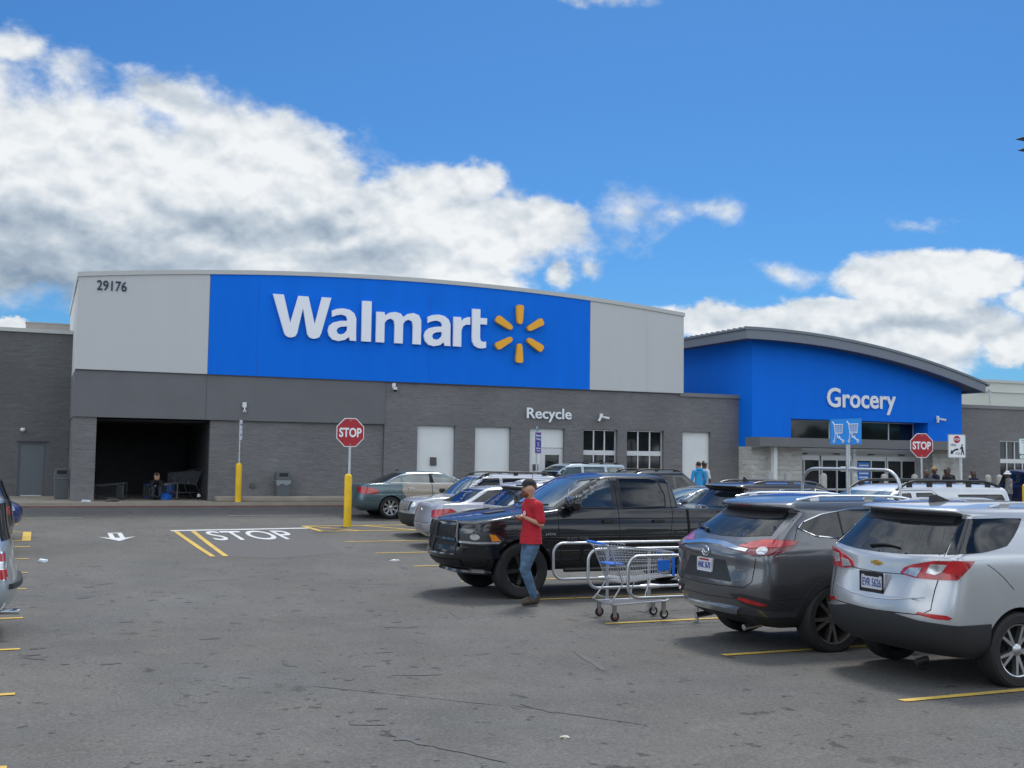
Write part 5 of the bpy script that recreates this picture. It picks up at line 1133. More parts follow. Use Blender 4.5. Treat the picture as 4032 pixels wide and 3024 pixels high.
# ---- white full-size suv with black roof rack
WP = paint('white', (.66, .68, .70), .0, .3)
L = 5.2
c = Car('large_suv', 'white suv with a black roof rack facing left behind the silver suv', (12.55+L, 17.25, gz(17.3)), -1, suv_levels(1.80, L, .95, 1.14, .22, 3.95, 3.15, 1.08, ff=.6), [WP, WELL, CLAD], .40, (1.05, 4.1), .38, L)
c.wheel('plain', ALLOY, .24, .64, 5)
greenhouse(c, [[(.36, 1.22), (1.42, 1.22), (1.62, 1.60), (.50, 1.60)], [(1.98, 1.22), (2.62, 1.22), (2.62, 1.63), (2.25, 1.63), (2.10, 1.50)], [(2.76, 1.22), (3.68, 1.22), (3.36, 1.50), (3.12, 1.60), (2.76, 1.63)]], CARGLASS, mat('seal_grey', (.06, .06, .065), .6))
c.drape('windshield', 'F', [(-.76, 1.23), (.76, 1.23), (.66, 1.66), (-.66, 1.66)], WSL); c.rails(.45, 3.0, .66, BLACK, .10, .028, 5); c.mirrors(3.6, 1.26, WP, .15, .2)
c.drape('rear_window', 'R', [(-.72, 1.22), (.72, 1.22), (.62, 1.62), (-.62, 1.62)], CARGLASS)
for k in ('l', 'r'): c.strip('panel_line', k, [(1.85, 1.2), (2.05, 1.55), (2.25, 1.69), (3.1, 1.68), (3.5, 1.5), (3.78, 1.2)], .005, SEAM)

# ---- left edge: silver wagon, black suv, blue hatch
L = 4.9
GS = paint('green_silver', (.42, .47, .49), .5, .34)
c = Car('minivan', 'silver minivan rear corner with stacked red and white lamps at the left edge', (-.17, 14.93, gz(14.9)), -1, suv_levels(1.68, L, .97, 1.10, .20, 3.7, 3.1, .98), [GS, WELL, CLAD], .30, (1.0, 4.0), .36, L)
c.wheel('plain', ALLOY, .23, .64, 5)
for sg in (1, -1):
    K = ('C', .8, .45*sg); A = (lambda a: a) if sg > 0 else (lambda a: 360-a)
    t = c.drape('taillight', K, [(A(152), .71), (A(100), .71), (A(100), 1.03), (A(152), 1.03)], CHROME, .012, .03, dv=.05)
    c.drape('lamp_lens', K, [(A(150), .72), (A(103), .72), (A(103), .83), (A(150), .83)], LAMPRED, .018, .02, parent=t); c.drape('lamp_lens', K, [(A(150), .92), (A(103), .92), (A(103), 1.01), (A(150), 1.01)], LAMPRED, .018, .02, parent=t); c.drape('lamp_lens', K, [(A(150), .84), (A(103), .84), (A(103), .91), (A(150), .91)], LAMPCLEAR, .018, .02, parent=t)
greenhouse(c, [[(.30, 1.16), (1.5, 1.16), (1.5, 1.55), (.38, 1.55)], [(1.6, 1.16), (2.6, 1.16), (2.6, 1.57), (1.6, 1.56)], [(2.7, 1.16), (3.5, 1.16), (3.1, 1.5), (2.7, 1.57)]], CARGLASS)
c.drape('rear_window', 'R', [(-.78, 1.14), (.78, 1.14), (.70, 1.56), (-.70, 1.56)], CARGLASS)
c.drape('bumper_step', 'R', [(-.82, .60), (.82, .60), (.80, .655), (-.80, .655)], CLAD, .05, .08); MB().tube([(.3, .6, .33), (-.02, .62, .32)], .035, 10).build('exhaust_pipe', CHROME, c.root, smooth=40)
L = 4.6
c = Car('suv', 'black suv nose in, only its rear bumper showing left of the lane', (-.42, 25.8, gz(25.8)), -1, suv_levels(1.66, L, .92, 1.08, .3, 3.3, 2.7, 1.02), [DK, WELL, CLAD], .45, (.95, 3.65), .35, L, sub=1)
c.wheel('plain', ALLOY, .22, .66, 5)
for sg in (1, -1):
    A = (lambda a: a) if sg > 0 else (lambda a: 360-a); c.drape('taillight', ('C', .8, .4*sg), [(A(160), .82), (A(105), .84), (A(108), 1.0), (A(160), 1.0)], LAMPRED, .012, .03, dv=.05)
greenhouse(c, [[(.4, 1.16), (2.0, 1.16), (2.0, 1.5), (.5, 1.5)], [(2.1, 1.16), (3.0, 1.16), (2.6, 1.5), (2.1, 1.5)]], CARGLASS); c.drape('rear_window', 'R', [(-.7, 1.14), (.7, 1.14), (.62, 1.5), (-.62, 1.5)], CARGLASS)
L = 4.3
NB = paint('navy_blue', (.012, .035, .17), .4, .28)
c = Car('hatchback', 'navy blue hatchback with its nose beside the yellow painted box', (-.30-L, 28.95, gz(29)), 1, suv_levels(1.46, L, .88, .98, .5, 3.0, 2.5, .92), [NB, WELL, CLAD], .2, (.85, 3.4), .33, L)
c.wheel('plain', ALLOY, .21, .66, 5)
for sg in (1, -1):
    A = (lambda a: a+360) if sg > 0 else (lambda a: 360-a); c.drape('headlight', ('C', 3.4, .3*sg), [(A(22), .68), (A(60), .70), (A(66), .80), (A(50), .82), (A(22), .78)], LAMPCLEAR, .012, .03, dv=.05); c.drape('fog_lamp', ('C', 3.4, .3*sg), [(A(26), .36), (A(45), .36), (A(45), .44), (A(26), .44)], BLACK, .012, .03, dv=.05)
greenhouse(c, [[(.7, 1.06), (1.6, 1.05), (1.6, 1.34), (.9, 1.33)], [(1.7, 1.05), (2.75, 1.05), (2.4, 1.3), (1.7, 1.35)]], CARGLASS); c.drape('windshield', 'F', [(-.66, 1.05), (.66, 1.05), (.6, 1.36), (-.6, 1.36)], CARGLASS)
L = 4.8
c = Car('minivan', 'dark navy van beyond the white suv at the right edge', (35.1, 34.0-.9, gz(33)), 1, suv_levels(1.76, L, .95, 1.1, .3, 3.6, 3.0, 1.0), [paint('dark_navy', (.01, .014, .05), .4, .3), WELL, CLAD], .3, (.95, 3.8), .35, L, sub=1)
c.wheel('plain', ALLOY, .22, .66, 5)
greenhouse(c, [[(.45, 1.16), (2.2, 1.16), (2.2, 1.56), (.55, 1.56)], [(2.3, 1.16), (3.4, 1.16), (2.9, 1.55), (2.3, 1.56)]], CARGLASS); c.drape('rear_window', 'R', [(-.74, 1.16), (.74, 1.16), (.66, 1.58), (-.66, 1.58)], CARGLASS)

# ------------------------------------------------------------------ signs, posts, bollards
def octagon(r): return [(r/math.cos(R(22.5))*math.cos(R(22.5+45*i)), r/math.cos(R(22.5))*math.sin(R(22.5+45*i))) for i in range(8)]
def bolla(name, label, x, y, h, r, m, cat='bollard', z=None, group=None):
    z = gz(y) if z is None else z
    prof = [(r, 0), (r, h-r*.95)] + [(r*math.cos(R(a)), h-r*.95+r*.95*math.sin(R(a))) for a in (15, 30, 45, 60, 75, 90)]
    o = MB().lathe(prof, 24).build(name, m, None, smooth=50, loc=(x, y, z)); return setp(o, label, cat, group)
YWORN = mat('yellow_sleeve_worn', (.86, .53, .01), .45, noise=.10, nscale=3)
def stop_sign(x, y, label, zc, rr, rz=0, post0=1.2):
    z0 = gz(y); r = empty('stop_sign', (x, y, z0), rz, label, 'stop sign'); zc -= z0
    b = MB(); b.box(-.032, .032, .0, .006, post0, zc+rr); b.box(-.032, -.026, .006, .03, post0, zc+rr); b.box(.026, .032, .006, .03, post0, zc+rr); b.build('post', GALV, r)
    b = MB(); b.prism([(p, q+zc) for p, q in octagon(rr)], -.014, -.010); bd = b.build('sign_face', SIGNWHITE, r)
    b = MB(); b.prism([(p, q+zc) for p, q in octagon(rr*.945)], -.018, -.0142); b.build('red_field', SIGNRED, bd)
    text('lettering', 'STOP', SIGNWHITE, bd, (0, -.021, zc), width=rr*1.62, height=rr*.66, depth=.004, bold=.03)
    b = MB()
    for q in (-.82, .82): b.lathe([(.012, -.024), (.012, -.018)], 10, 'y', (0, 0, zc+rr*q))
    b.build('bolt', GALV, bd)
    return r
bolla('yellow_bollard', 'tall yellow bollard sleeve holding the stop sign beside the striped island', 8.03, 31.0, 1.49, .105, YWORN)
stop_sign(8.05, 30.985, 'red stop sign on a yellow bollard in front of the dark block wall', 2.415, .405, R(4), 1.40)
stop_sign(26.85, 29.0, 'red stop sign in front of the grocery entrance doors', 2.36, .40, R(-14), 0)
bolla('yellow_bollard', 'yellow bollard on the sidewalk kerb with a thin two-part sign on its post', 6.12, 38.02, 1.30, .10, YWORN, z=SW)
r = empty('parking_sign', (6.12, 38.0, SW), R(66), 'narrow white sign seen almost edge-on above the kerb bollard', 'sign')
MB().tube([(0, 0, 1.2), (0, 0, 2.72)], .022, 8).build('post', GALV, r, smooth=40)
for z0, z1 in ((2.06, 2.38), (2.40, 2.72)):
    o = MB().prism([(a, c) for a, c in rrect_path(-.15, .15, z0, z1, .03, 3)], -.035, -.028).build('sign_face', SIGNWHITE, r); text('lettering', 'PICKUP' if z0 > 2.2 else 'ONLY', NAVY, o, (0, -.038, (z0+z1)/2), width=.2, height=.06, depth=.003)
r = empty('parking_sign', (13.38, 30.0, gz(30)), R(38), 'blue reserved parking sign with pink border on a thin pole before the doorway', 'sign')
Z0 = gz(30)
MB().tube([(0, 0, 0), (0, 0, 2.95)], .028, 8).build('post', GALV, r, smooth=40)
o = MB().prism(rrect_path(-.19, .19, 1.90-Z0, 2.535-Z0, .02, 3), -.045, -.035).build('sign_face', mat('sign_pink', (.55, .28, .42), .4), r)
MB().prism(rrect_path(-.17, .17, 1.925-Z0, 2.51-Z0, .015, 3), -.05, -.0452).build('blue_field', NAVY, o)
for t_, zz, w_, h_ in (('Reserved', 2.43, .28, .07), ('Parking', 2.32, .26, .08), ('for', 2.21, .1, .05), ('law', 2.14, .09, .05), ('enforcement', 2.06, .29, .05), ('patrons', 1.98, .2, .045)): text('lettering', t_, SIGNWHITE, o, (0, -.053, zz-Z0), width=w_, height=h_, depth=.004, bold=.01)
b = MB(); b.prism([(-.10, 2.635-Z0), (-.07, 2.58-Z0), (0, 2.56-Z0), (.07, 2.58-Z0), (.10, 2.635-Z0)], -.045, -.035); b.build('teal_badge', mat('sign_teal', (.02, .28, .33), .4), r)
r = empty('crosswalk_sign', (28.75, 29.4, gz(29.4)), R(-14), 'white stop-here-for-pedestrians sign with walking figure right of the stop sign', 'sign')
Z0 = gz(29.4)
b = MB(); b.box(-.03+.12, .03+.12, 0, .03, 0, 2.7-Z0); b.build('post', GALV, r)
o = MB().prism(rrect_path(-.33, .33, 1.965-Z0, 2.775-Z0, .04, 4), -.015, -.008).build('sign_face', mat('sign_border_grey', (.40, .41, .42), .4), r)
MB().prism(rrect_path(-.295, .295, 1.995-Z0, 2.745-Z0, .03, 4), -.019, -.0152).build('white_field', SIGNWHITE, o)
MB().prism([(p, q+2.60-Z0) for p, q in octagon(.12)], -.023, -.0192).build('red_field', SIGNRED, o)
text('lettering', 'STOP', SIGNWHITE, o, (0, -.025, 2.60-Z0), width=.2, height=.08, depth=.003, bold=.02)
text('lettering', 'HERE', BLACK, o, (-.13, -.021, 2.41-Z0), width=.20, height=.08, depth=.003); text('lettering', 'FOR', BLACK, o, (.03, -.021, 2.12-Z0), width=.15, height=.08, depth=.003)
b = MB(); zz = 2.24-Z0
b.prism([(-.24, zz-.14), (-.12, zz-.12), (-.15, zz-.08), (-.05, zz-.02), (.05, zz), (.05, zz+.06), (-.06, zz+.04), (-.18, zz-.03), (-.22, zz+.0)], -.023, -.0195)
b.lathe([(.03, -.023), (.03, -.0195)], 12, 'y', (.19, 0, zz+.17)); b.prism([(.15, zz+.13), (.22, zz+.12), (.24, zz-.02), (.27, zz-.16), (.24, zz-.17), (.20, zz-.05), (.16, zz-.17), (.13, zz-.16), (.17, zz-.02), (.16, zz+.05), (.11, zz-.0), (.10, zz+.02)], -.023, -.0195)
b.build('walking_figure', BLACK, o)
r = empty('accessible_sign', (30.75, 28.3, gz(28.3)), R(-30), 'accessible parking sign above the yellow bollard at the right edge', 'sign'); Z0 = gz(28.3)
MB().tube([(0, 0, 1.2), (0, 0, 2.9)], .03, 8).build('post', GALV, r, smooth=40)
o = MB().prism(rrect_path(-.26, .26, 2.12-Z0, 2.66-Z0, .03, 3), -.045, -.035).build('sign_face', mat('sign_green_border', (.18, .42, .38), .4), r)
MB().prism(rrect_path(-.24, .24, 2.14-Z0, 2.64-Z0, .03, 3), -.049, -.0452).build('white_field', SIGNWHITE, o)
MB().prism([(-.10, 2.24-Z0), (.10, 2.24-Z0), (.10, 2.44-Z0), (-.10, 2.44-Z0)], -.052, -.0495).build('blue_field', SIGNBLUE, o)
text('lettering', 'RESERVED', mat('sign_green', (.02, .25, .15), .4), o, (0, -.051, 2.59-Z0), width=.36, height=.05, depth=.003); text('lettering', 'PARKING', _mc['sign_green'], o, (0, -.051, 2.51-Z0), width=.32, height=.05, depth=.003)
b = MB(); b.tube([(.015+.05*math.cos(R(a)), -.054, 2.305-Z0+.05*math.sin(R(a))) for a in range(150, 391, 20)], .008, 5); b.tube([(-.02, -.054, 2.40-Z0), (-.01, -.054, 2.33-Z0), (.04, -.054, 2.33-Z0), (.06, -.054, 2.28-Z0)], .008, 5); b.lathe([(.014, -.056), (.014, -.052)], 8, 'y', (-.02, 0, 2.42-Z0)); b.build('wheelchair_symbol', SIGNWHITE, o)
o2 = MB().prism(rrect_path(-.24, .24, 1.97-Z0, 2.10-Z0, .02, 3), -.045, -.035).build('sign_face', _mc['sign_green_border'], r); MB().prism(rrect_path(-.225, .225, 1.985-Z0, 2.085-Z0, .015, 3), -.049, -.0452).build('white_field', SIGNWHITE, o2); text('lettering', '$100 FINE', _mc['sign_green'], o2, (0, -.051, 2.035-Z0), width=.34, height=.05, depth=.003)
bolla('yellow_bollard', 'yellow bollard under the accessible parking sign at the right edge', 30.75, 28.35, 1.45, .12, YWORN)
BEIGE = mat('beige_concrete', (.45, .44, .40), .8, noise=.08, nscale=6)
for i, x in enumerate((28.24, 29.74, 31.21, 32.77, 35.79, 36.7, 37.34)):
    bolla('bollard', 'pale round-topped concrete bollard in the row before the grocery doors', x, 35.8, 1.16, .125, BEIGE, z=SW, group='pale bollards in front of the grocery entrance')
for x in (26.2, 27.05):
    o = MB().prism(rrect_path(-.11, .11, -.11, .11, .03, 3), 0, 1.15, 'z').build('square_bollard', mat('pale_grey_paint', (.42, .43, .42), .6), None, loc=(x, 36.5, SW)); setp(o, 'flat-topped pale grey bollard against the light block wall', 'bollard', 'flat-topped bollards by the canopy')

# ------------------------------------------------------------------ street lamp at the right edge
r = empty('street_lamp', (27.35, 24, gz(24)), 0, 'tall parking lot lamp with dark flat heads at the right edge', 'street lamp')
MB().lathe([(.30, 0), (.30, .8), (.10, .82), (.07, 11.9), (0, 11.95)], 12).build('pole', DGREY, r, smooth=40)
for i, (dx, zz) in enumerate(((-1.38, 11.66), (-1.31, 11.34))):
    b = MB(); b.add([(dx, -.16, zz), (dx+.9, -.24, zz), (dx+.9, .24, zz), (dx, .16, zz), (dx+.2, -.08, zz+.08), (dx+.9, -.12, zz+.14), (dx+.9, .12, zz+.14), (dx+.2, .08, zz+.08)], [(0, 3, 2, 1), (4, 5, 6, 7), (0, 1, 5, 4), (1, 2, 6, 5), (2, 3, 7, 6), (3, 0, 4, 7)])
    b.build('lamp_head', mat('lamp_dark', (.03, .028, .03), .5), r, bevel=.02); MB().tube([(dx+.85, 0, zz+.1), (0, 0, zz+.05)], .04, 8).build('arm', DGREY, r)

# ------------------------------------------------------------------ security cameras, wall boxes, bins
CAMW = mat('camera_white', (.74, .75, .76), .35)
def seccam(x, y, z, label, kind):
    r = empty('security_camera', (x, y, z), 0, label, 'camera')
    b = MB(); b.box(-.07, .07, -.06, .0, -.02, .16); b.build('mount', CAMW, r, bevel=.012)
    if kind == 'dome':
        b = MB(); b.tube([(0, -.06, .06), (0, -.16, .02)], .03, 8); b.lathe([(0, .06), (.075, .05), (.08, 0), (.075, -.04)], 16, c=(.0, -.20, -.05)); b.build('housing', CAMW, r, smooth=40)
        b = MB(); b.lathe([(.07, -.04), (.055, -.085), (.03, -.11), (0, -.115)], 16, c=(0, -.20, -.05)); b.build('dome', BLACK, r, smooth=40)
    elif kind == 'drop':
        b = MB(); b.tube([(0, -.05, .0), (0, -.09, -.10)], .022, 8); b.lathe([(0, .05), (.05, .03), (.06, 0), (.05, -.04), (0, -.05)], 14, c=(0, -.10, -.14)); b.build('housing', CAMW, r, smooth=40)
        MB().lathe([(.025, -.165), (.025, -.145)], 10, 'y', (0, 0, -.15)).build('lens', BLACK, r)
    else:
        for sx, nm in ((1, 1), (-1, 2)):
            b = MB(); b.tube([(0, -.08, .04), (sx*.10, -.16, -.0), (sx*.24, -.28, -.03 if sx > 0 else -.16)], [.025, .05, .05], 10); b.build('housing', CAMW, r, smooth=40)
            MB().lathe([(.035, -.30), (.035, -.27)], 10, 'y', (sx*.25, 0, -.035 if sx > 0 else -.165)).build('lens', BLACK, r)
seccam(6.34, 38.64, 3.36, 'small white camera on the smooth grey band', 'drop')
seccam(11.60, 38.68, 4.22, 'white dome camera just under the blue panel', 'dome')
seccam(19.95, 38.68, 3.36, 'white double-headed camera right of the Recycle lettering', 'double')
seccam(35.85, GY-.02, 3.68, 'white double-headed camera on the blue grocery wall', 'double')
setp(MB().box(-.12, .12, -.06, 0, 0, .30).build('meter_box', mat('box_brown', (.10, .085, .09), .6), None, loc=(13.2, 38.86, 1.45), bevel=.01), 'grey electrical box on the first pale wall panel', 'electrical box')
setp(MB().box(-.11, .11, -.05, 0, 0, .24).build('call_box', _mc['box_brown'], None, loc=(17.28, 38.86, 1.30), bevel=.01), 'small brown box beside the recycle doorway', 'electrical box')
setp(MB().box(-.07, .07, -.05, 0, 0, .16).build('outlet_box', DGREY, None, loc=(6.72, 38.77, .62), bevel=.01), 'small grey outlet low on the block wall beside the bin', 'electrical box')
def bin_(x, y, label, rz=0, bag=False):
    r = empty('litter_bin', (x, y, SW), rz, label, 'bin'); G = mat('bin_grey', (.115, .13, .14), .6); 
    b = MB(); b.add([(-.20, -.20, 0), (.20, -.20, 0), (.20, .20, 0), (-.20, .20, 0), (-.24, -.24, .68), (.24, -.24, .68), (.24, .24, .68), (-.24, .24, .68)], [(0, 3, 2, 1), (4, 5, 6, 7), (0, 1, 5, 4), (1, 2, 6, 5), (2, 3, 7, 6), (3, 0, 4, 7)]); b.build('bin_body', G, r, bevel=.02)
    b = MB(); b.prism([(-.24, .72), (.24, .72), (.22, .98), (.15, 1.03), (-.15, 1.03), (-.22, .98)], -.23, .23); h = b.build('bin_hood', G, r, bevel=.015)
    MB().box(-.15, .15, -.236, -.229, .84, .96).build('opening', BLACK, h)
    b = MB()
    if bag: b.add([(-.25, -.25, .72), (.25, -.25, .72), (.255, -.255, .62), (.1, -.26, .54), (-.05, -.257, .60), (-.2, -.26, .52), (-.255, -.255, .60)], [(0, 1, 2, 3, 4, 5, 6)]); b.box(-.25, .25, -.25, .25, .685, .72)
    else: b.box(-.25, .25, -.25, .25, .685, .72)
    b.build('bin_liner', mat('liner', (.22, .25, .26), .35), r)
bin_(7.68, 38.55, 'grey hooded litter bin with plastic liner against the blank dark wall', 0, True)
bin_(.70, 40.6, 'grey hooded litter bin in the corner beside the steel door')

# ------------------------------------------------------------------ cart corral
r = empty('cart_corral', (7.2, 14.3, gz(14.3)), 0, 'galvanised pipe cart corral beside the black pickup', 'cart corral')
gy = gz(14.3)
def hoop(x0, x1, y, z0, z1, rad, dz=0):
    P = []
    for cx, cz, a0 in ((x0+rad, z0+rad, 270), (x0+rad, z1-rad, 180)):
        for k in range(7): a = R(a0-90*k/6); P.append((cx+rad*math.cos(a), y, cz+rad*math.sin(a)))
    return [(x1, y, z0)]+P+[(x1, y, z1)]
for i, (yy, x0) in enumerate(((13.05, 7.15), (14.35, 7.22), (15.65, 7.28))):
    dz = gz(yy)-gy; Y_ = yy-14.3
    MB().tube(hoop(x0-7.2, 5.0, Y_, .34+dz, .885+dz, .16), .0215, 10).build('side_rail', GALV, r, smooth=40)
    for xx in (8.22, 12.15):
        b = MB(); b.tube([(xx-7.2, Y_+.03, dz), (xx-7.2, Y_+.03, .88+dz)], .026, 10); b.tube([(xx-7.2-.16, Y_, .34+dz), (xx-7.2, Y_, .34+dz), (xx-7.2+.16, Y_, .34+dz)], [.025, .038, .025], 8); b.build('post', GALV, r, smooth=40)
# tall end frame with the sign
X_ = 12.0-7.2; P = [(X_, -.85, 0)]
for cy, a0 in ((-.85+.28, 180), (1.15-.28, 90)):
    for k in range(7):
        a = R(a0-90*k/6); P.append((X_, cy+.28*math.cos(a), 2.06-.28+.28*math.sin(a)))
P.append((X_, 1.15, 0)); P2 = [(p[0], p[1]+.15, p[2]) for p in P]
MB().tube([(X_, -.80, 0)]+[(p[0], p[1]+.05, p[2]) for p in P[1:-1]]+[(X_, 1.40, 0)] if False else [(X_, p[1]*1.18+.12, p[2]) for p in P], .026, 10).build('end_hoop', GALV, r, smooth=40)
MB().tube([(X_, .30, 0), (X_, .30, 2.75)], .036, 12).build('sign_post', GALV, r, smooth=40)
CRY = .30
b = MB(); b.prism([(CRY-.375, 2.46), (CRY+.375, 2.46), (CRY+.375, 2.87), (CRY-.375, 2.87)], X_-.05, X_-.04, 'x'); sg_ = b.build('corral_sign', mat('sign_light_blue', (.02, .30, .85), .4), r)
def icon(cy, z, s=1.):
    b = MB(); q = lambda u, v: (X_-.056, cy-u*s, z+v*s)
    for pts in (((-.13, .17), (-.09, .13), (-.06, -.02), (.11, -.02), (.13, .12), (-.085, .12)), ((-.055, -.02), (-.08, -.13), (.0, -.08), (.13, -.14)), ((.0, -.08), (-.02, -.02)), ((.04, -.06), (.06, -.10))):
        b.tube([q(*p) for p in pts], .009, 5)
    for v in (.0, .03, .06, .09): b.tube([q(-.07, v), q(.12, v)], .004, 4)
    for u in (-.04, 0, .04, .08): b.tube([q(u, -.02), q(u+.01, .12)], .004, 4)
    for u in (-.085, .13): b.tube([q(u+.022*math.cos(R(a)), -.15+.022*math.sin(R(a))) for a in range(0, 360, 30)], .007, 5, True)
    b.build('cart_symbol', SIGNWHITE, sg_)
icon(CRY+.18, 2.66); icon(CRY-.18, 2.66)
# brackets where the hoop meets the post
b = MB(); b.box(X_-.015, X_+.015, CRY-.18, CRY+.18, 2.02, 2.10); b.build('bracket', mat('duct_tape', (.62, .63, .66), .5), r, bevel=.01)

# ------------------------------------------------------------------ shopping carts
BLUEP = mat('cart_blue', (.02, .17, .70), .4); WIRE = mat('cart_wire', (.44, .45, .47), .35, metal=.8)
def cart(loc, rz, label, rot=None, BLUEP=BLUEP, WIRE=WIRE):
    r = empty('shopping_cart', loc, rz, label, 'shopping cart')
    if rot: r.rotation_euler = rot
    # local: x forward (nose), handle at x=0
    b = MB()
    T0, T1 = (.06, .98), (1.05, .90); B0, B1 = (.26, .50), (1.0, .58)      # (x,z) top / bottom rear and front
    def W(x): return .28-.07*(x/1.05)
    for sg in (-1, 1):
        b.tube([(T0[0], sg*W(0), T0[1]), (T1[0], sg*W(1.05), T1[1])], .009, 6); b.tube([(B0[0], sg*(W(.2)-.03), B0[1]), (B1[0], sg*(W(1)-.03), B1[1])], .007, 6)
        for i in range(23):
            t = i/22; b.tube([(T0[0]+(T1[0]-T0[0])*t, sg*W(t), T0[1]+(T1[1]-T0[1])*t), (B0[0]+(B1[0]-B0[0])*t, sg*(W(t)-.03), B0[1]+(B1[1]-B0[1])*t)], .0035, 4)
        for j in range(1, 6):
            q = j/6; b.tube([(T0[0]+(B0[0]-T0[0])*q, sg*(W(0)-.03*q), T0[1]+(B0[1]-T0[1])*q), (T1[0]+(B1[0]-T1[0])*q, sg*(W(1.05)-.03*q), T1[1]+(B1[1]-T1[1])*q)], .0045 if j in (2, 4) else .0035, 4)
    for i in range(11):
        y = -.24+.048*i; s_ = y/.24
        b.tube([(T0[0], s_*W(0), T0[1]), (B0[0], s_*(W(.2)-.03), B0[1]), (B1[0], s_*(W(1)-.03), B1[1]), (T1[0], s_*W(1.05), T1[1])], .0035, 4)
    for j in range(9):
        t = j/8; x = B0[0]+(B1[0]-B0[0])*t; z = B0[1]+(B1[1]-B0[1])*t; b.tube([(x, -W(x)+.03, z), (x, W(x)-.03, z)], .0035, 4)
    for q in (.25, .5, .75): b.tube([(T1[0]+(B1[0]-T1[0])*q, -W(1.05), T1[1]+(B1[1]-T1[1])*q), (T1[0]+(B1[0]-T1[0])*q, W(1.05), T1[1]+(B1[1]-T1[1])*q)], .0035, 4)
    b.tube([(T1[0], -W(1.05), T1[1]), (T1[0], W(1.05), T1[1])], .009, 6)
    b.build('basket', WIRE, r)
    b = MB(); b.tube([(-.02, -.29, 1.03), (-.02, .29, 1.03)], .017, 8); b.build('handle', BLUEP, r, smooth=40)
    b = MB()
    for sg in (-1, 1):
        b.tube([(-.03, sg*.29, 1.03), (.06, sg*.285, .97), (.26, sg*.26, .50), (.12, sg*.27, .30), (.06, sg*.27, .25), (.12, sg*.27, .22), (.95, sg*.17, .24), (1.05, sg*.10, .26)], .012, 8)
        b.tube([(.70, sg*.21, .55), (.62, sg*.22, .36), (.60, sg*.22, .25)], .010, 6)
    b.tube([(1.05, -.10, .26), (1.05, .10, .26)], .012, 6); b.tube([(.12, -.27, .22), (.12, .27, .22)], .010, 6); b.tube([(.10, -.27, .30), (.10, .27, .30)], .008, 6)
    for i in range(7): y = -.21+.07*i; b.tube([(.12, y, .225), (.95, y*.7, .245)], .0035, 4)
    b.build('base_frame', WIRE, r, smooth=40)
    b = MB(); b.box(.12, .32, -.20, .20, .74, .755); b.build('child_seat', BLUEP, r)
    b = MB()
    for y in (-.2, -.1, 0, .1, .2): b.tube([(.10, y, .97), (.34, y, .72), (.30, y, 1.02)], .005, 4)
    b.tube([(.30, -.24, 1.02), (.30, .24, 1.02)], .008, 6); b.build('seat_back', WIRE, r)
    for sg in (-1, 1): MB().box(T1[0]-.02, T1[0]+.012, sg*W(1.05)-.015, sg*W(1.05)+.015, .585, .90).build('corner_guard', BLUEP, r)
    MB().box(.80, .98, -W(.9)-.004, -W(.9)+.002, .66, .80).build('cart_panel', BLUEP, r)
    for x, w in ((.14, .25), (.92, .16)):
        for sg in (-1, 1):
            k = MB(); k.box(x-.02, x+.03, sg*w-.02, sg*w-.015, .06, .23); k.box(x-.02, x+.03, sg*w+.015, sg*w+.02, .06, .23); f = k.build('caster', WIRE, r)
            k = MB(); k.lathe([(.03, -.013), (.060, -.013), (.064, -.006), (.064, .006), (.060, .013), (.03, .013)], 18, 'y', (x+.01, sg*w, .064)); k.build('caster_wheel', RUBBER, f, smooth=40)
            k = MB(); k.lathe([(.035, -.0135), (.0, -.0135)], 12, 'y', (x+.01, sg*w, .064), caps=False); k.lathe([(.035, .0135), (.0, .0135)], 12, 'y', (x+.01, sg*w, .064), caps=False); k.build('wheel_hub', mat('hub_red', (.30, .12, .11), .5) if x < .5 else CAMW, f)
    return r
cart((7.02, 13.68, gz(13.6)), R(-3), 'wire shopping cart with blue handle in the near corral lane')
cart((22.75, 34.9, gz(34.9)), R(10), 'shopping cart with pale bags pushed by the couple near the last wall panel')
o = MB()
for cx, cy, cz, a in ((.38, 0, 1.0, .16), (.62, .04, 1.02, .13), (.80, -.05, .96, .10)): o.lathe([(0, -a*.7), (a*.8, -a*.5), (a, 0), (a*.7, a*.5), (a*.2, a*.8), (0, a*.82)], 10, c=(cx, cy, cz))
setp(o.build('shopping_bag', mat('bag_pale', (.55, .60, .52), .6, noise=.1, nscale=9), None, smooth=True, loc=(22.75, 34.9, gz(34.9))), 'pale plastic shopping bags heaped in the couple\'s cart', 'bag')
c_ = cart((2.75, 39.9, SW+.27), 0, 'shopping cart lying on its side at the left of the dark alcove', rot=(R(90), 0, R(178)), BLUEP=mat('cart_shaded', (.08, .085, .09), .5), WIRE=mat('wire_shaded', (.14, .15, .16), .5, metal=.5))  # alcove shade put into the colours: darker copies of the wire and plastic
c_ = cart((4.55, 39.85, SW+.29), 0, 'tipped-over shopping cart with blue panel right of the seated person', rot=(R(90), 0, R(192)))
c_ = cart((5.15, 40.6, SW), R(205), 'upright shopping cart in the shadow at the back of the alcove', BLUEP=_mc['cart_shaded'], WIRE=_mc['wire_shaded'])
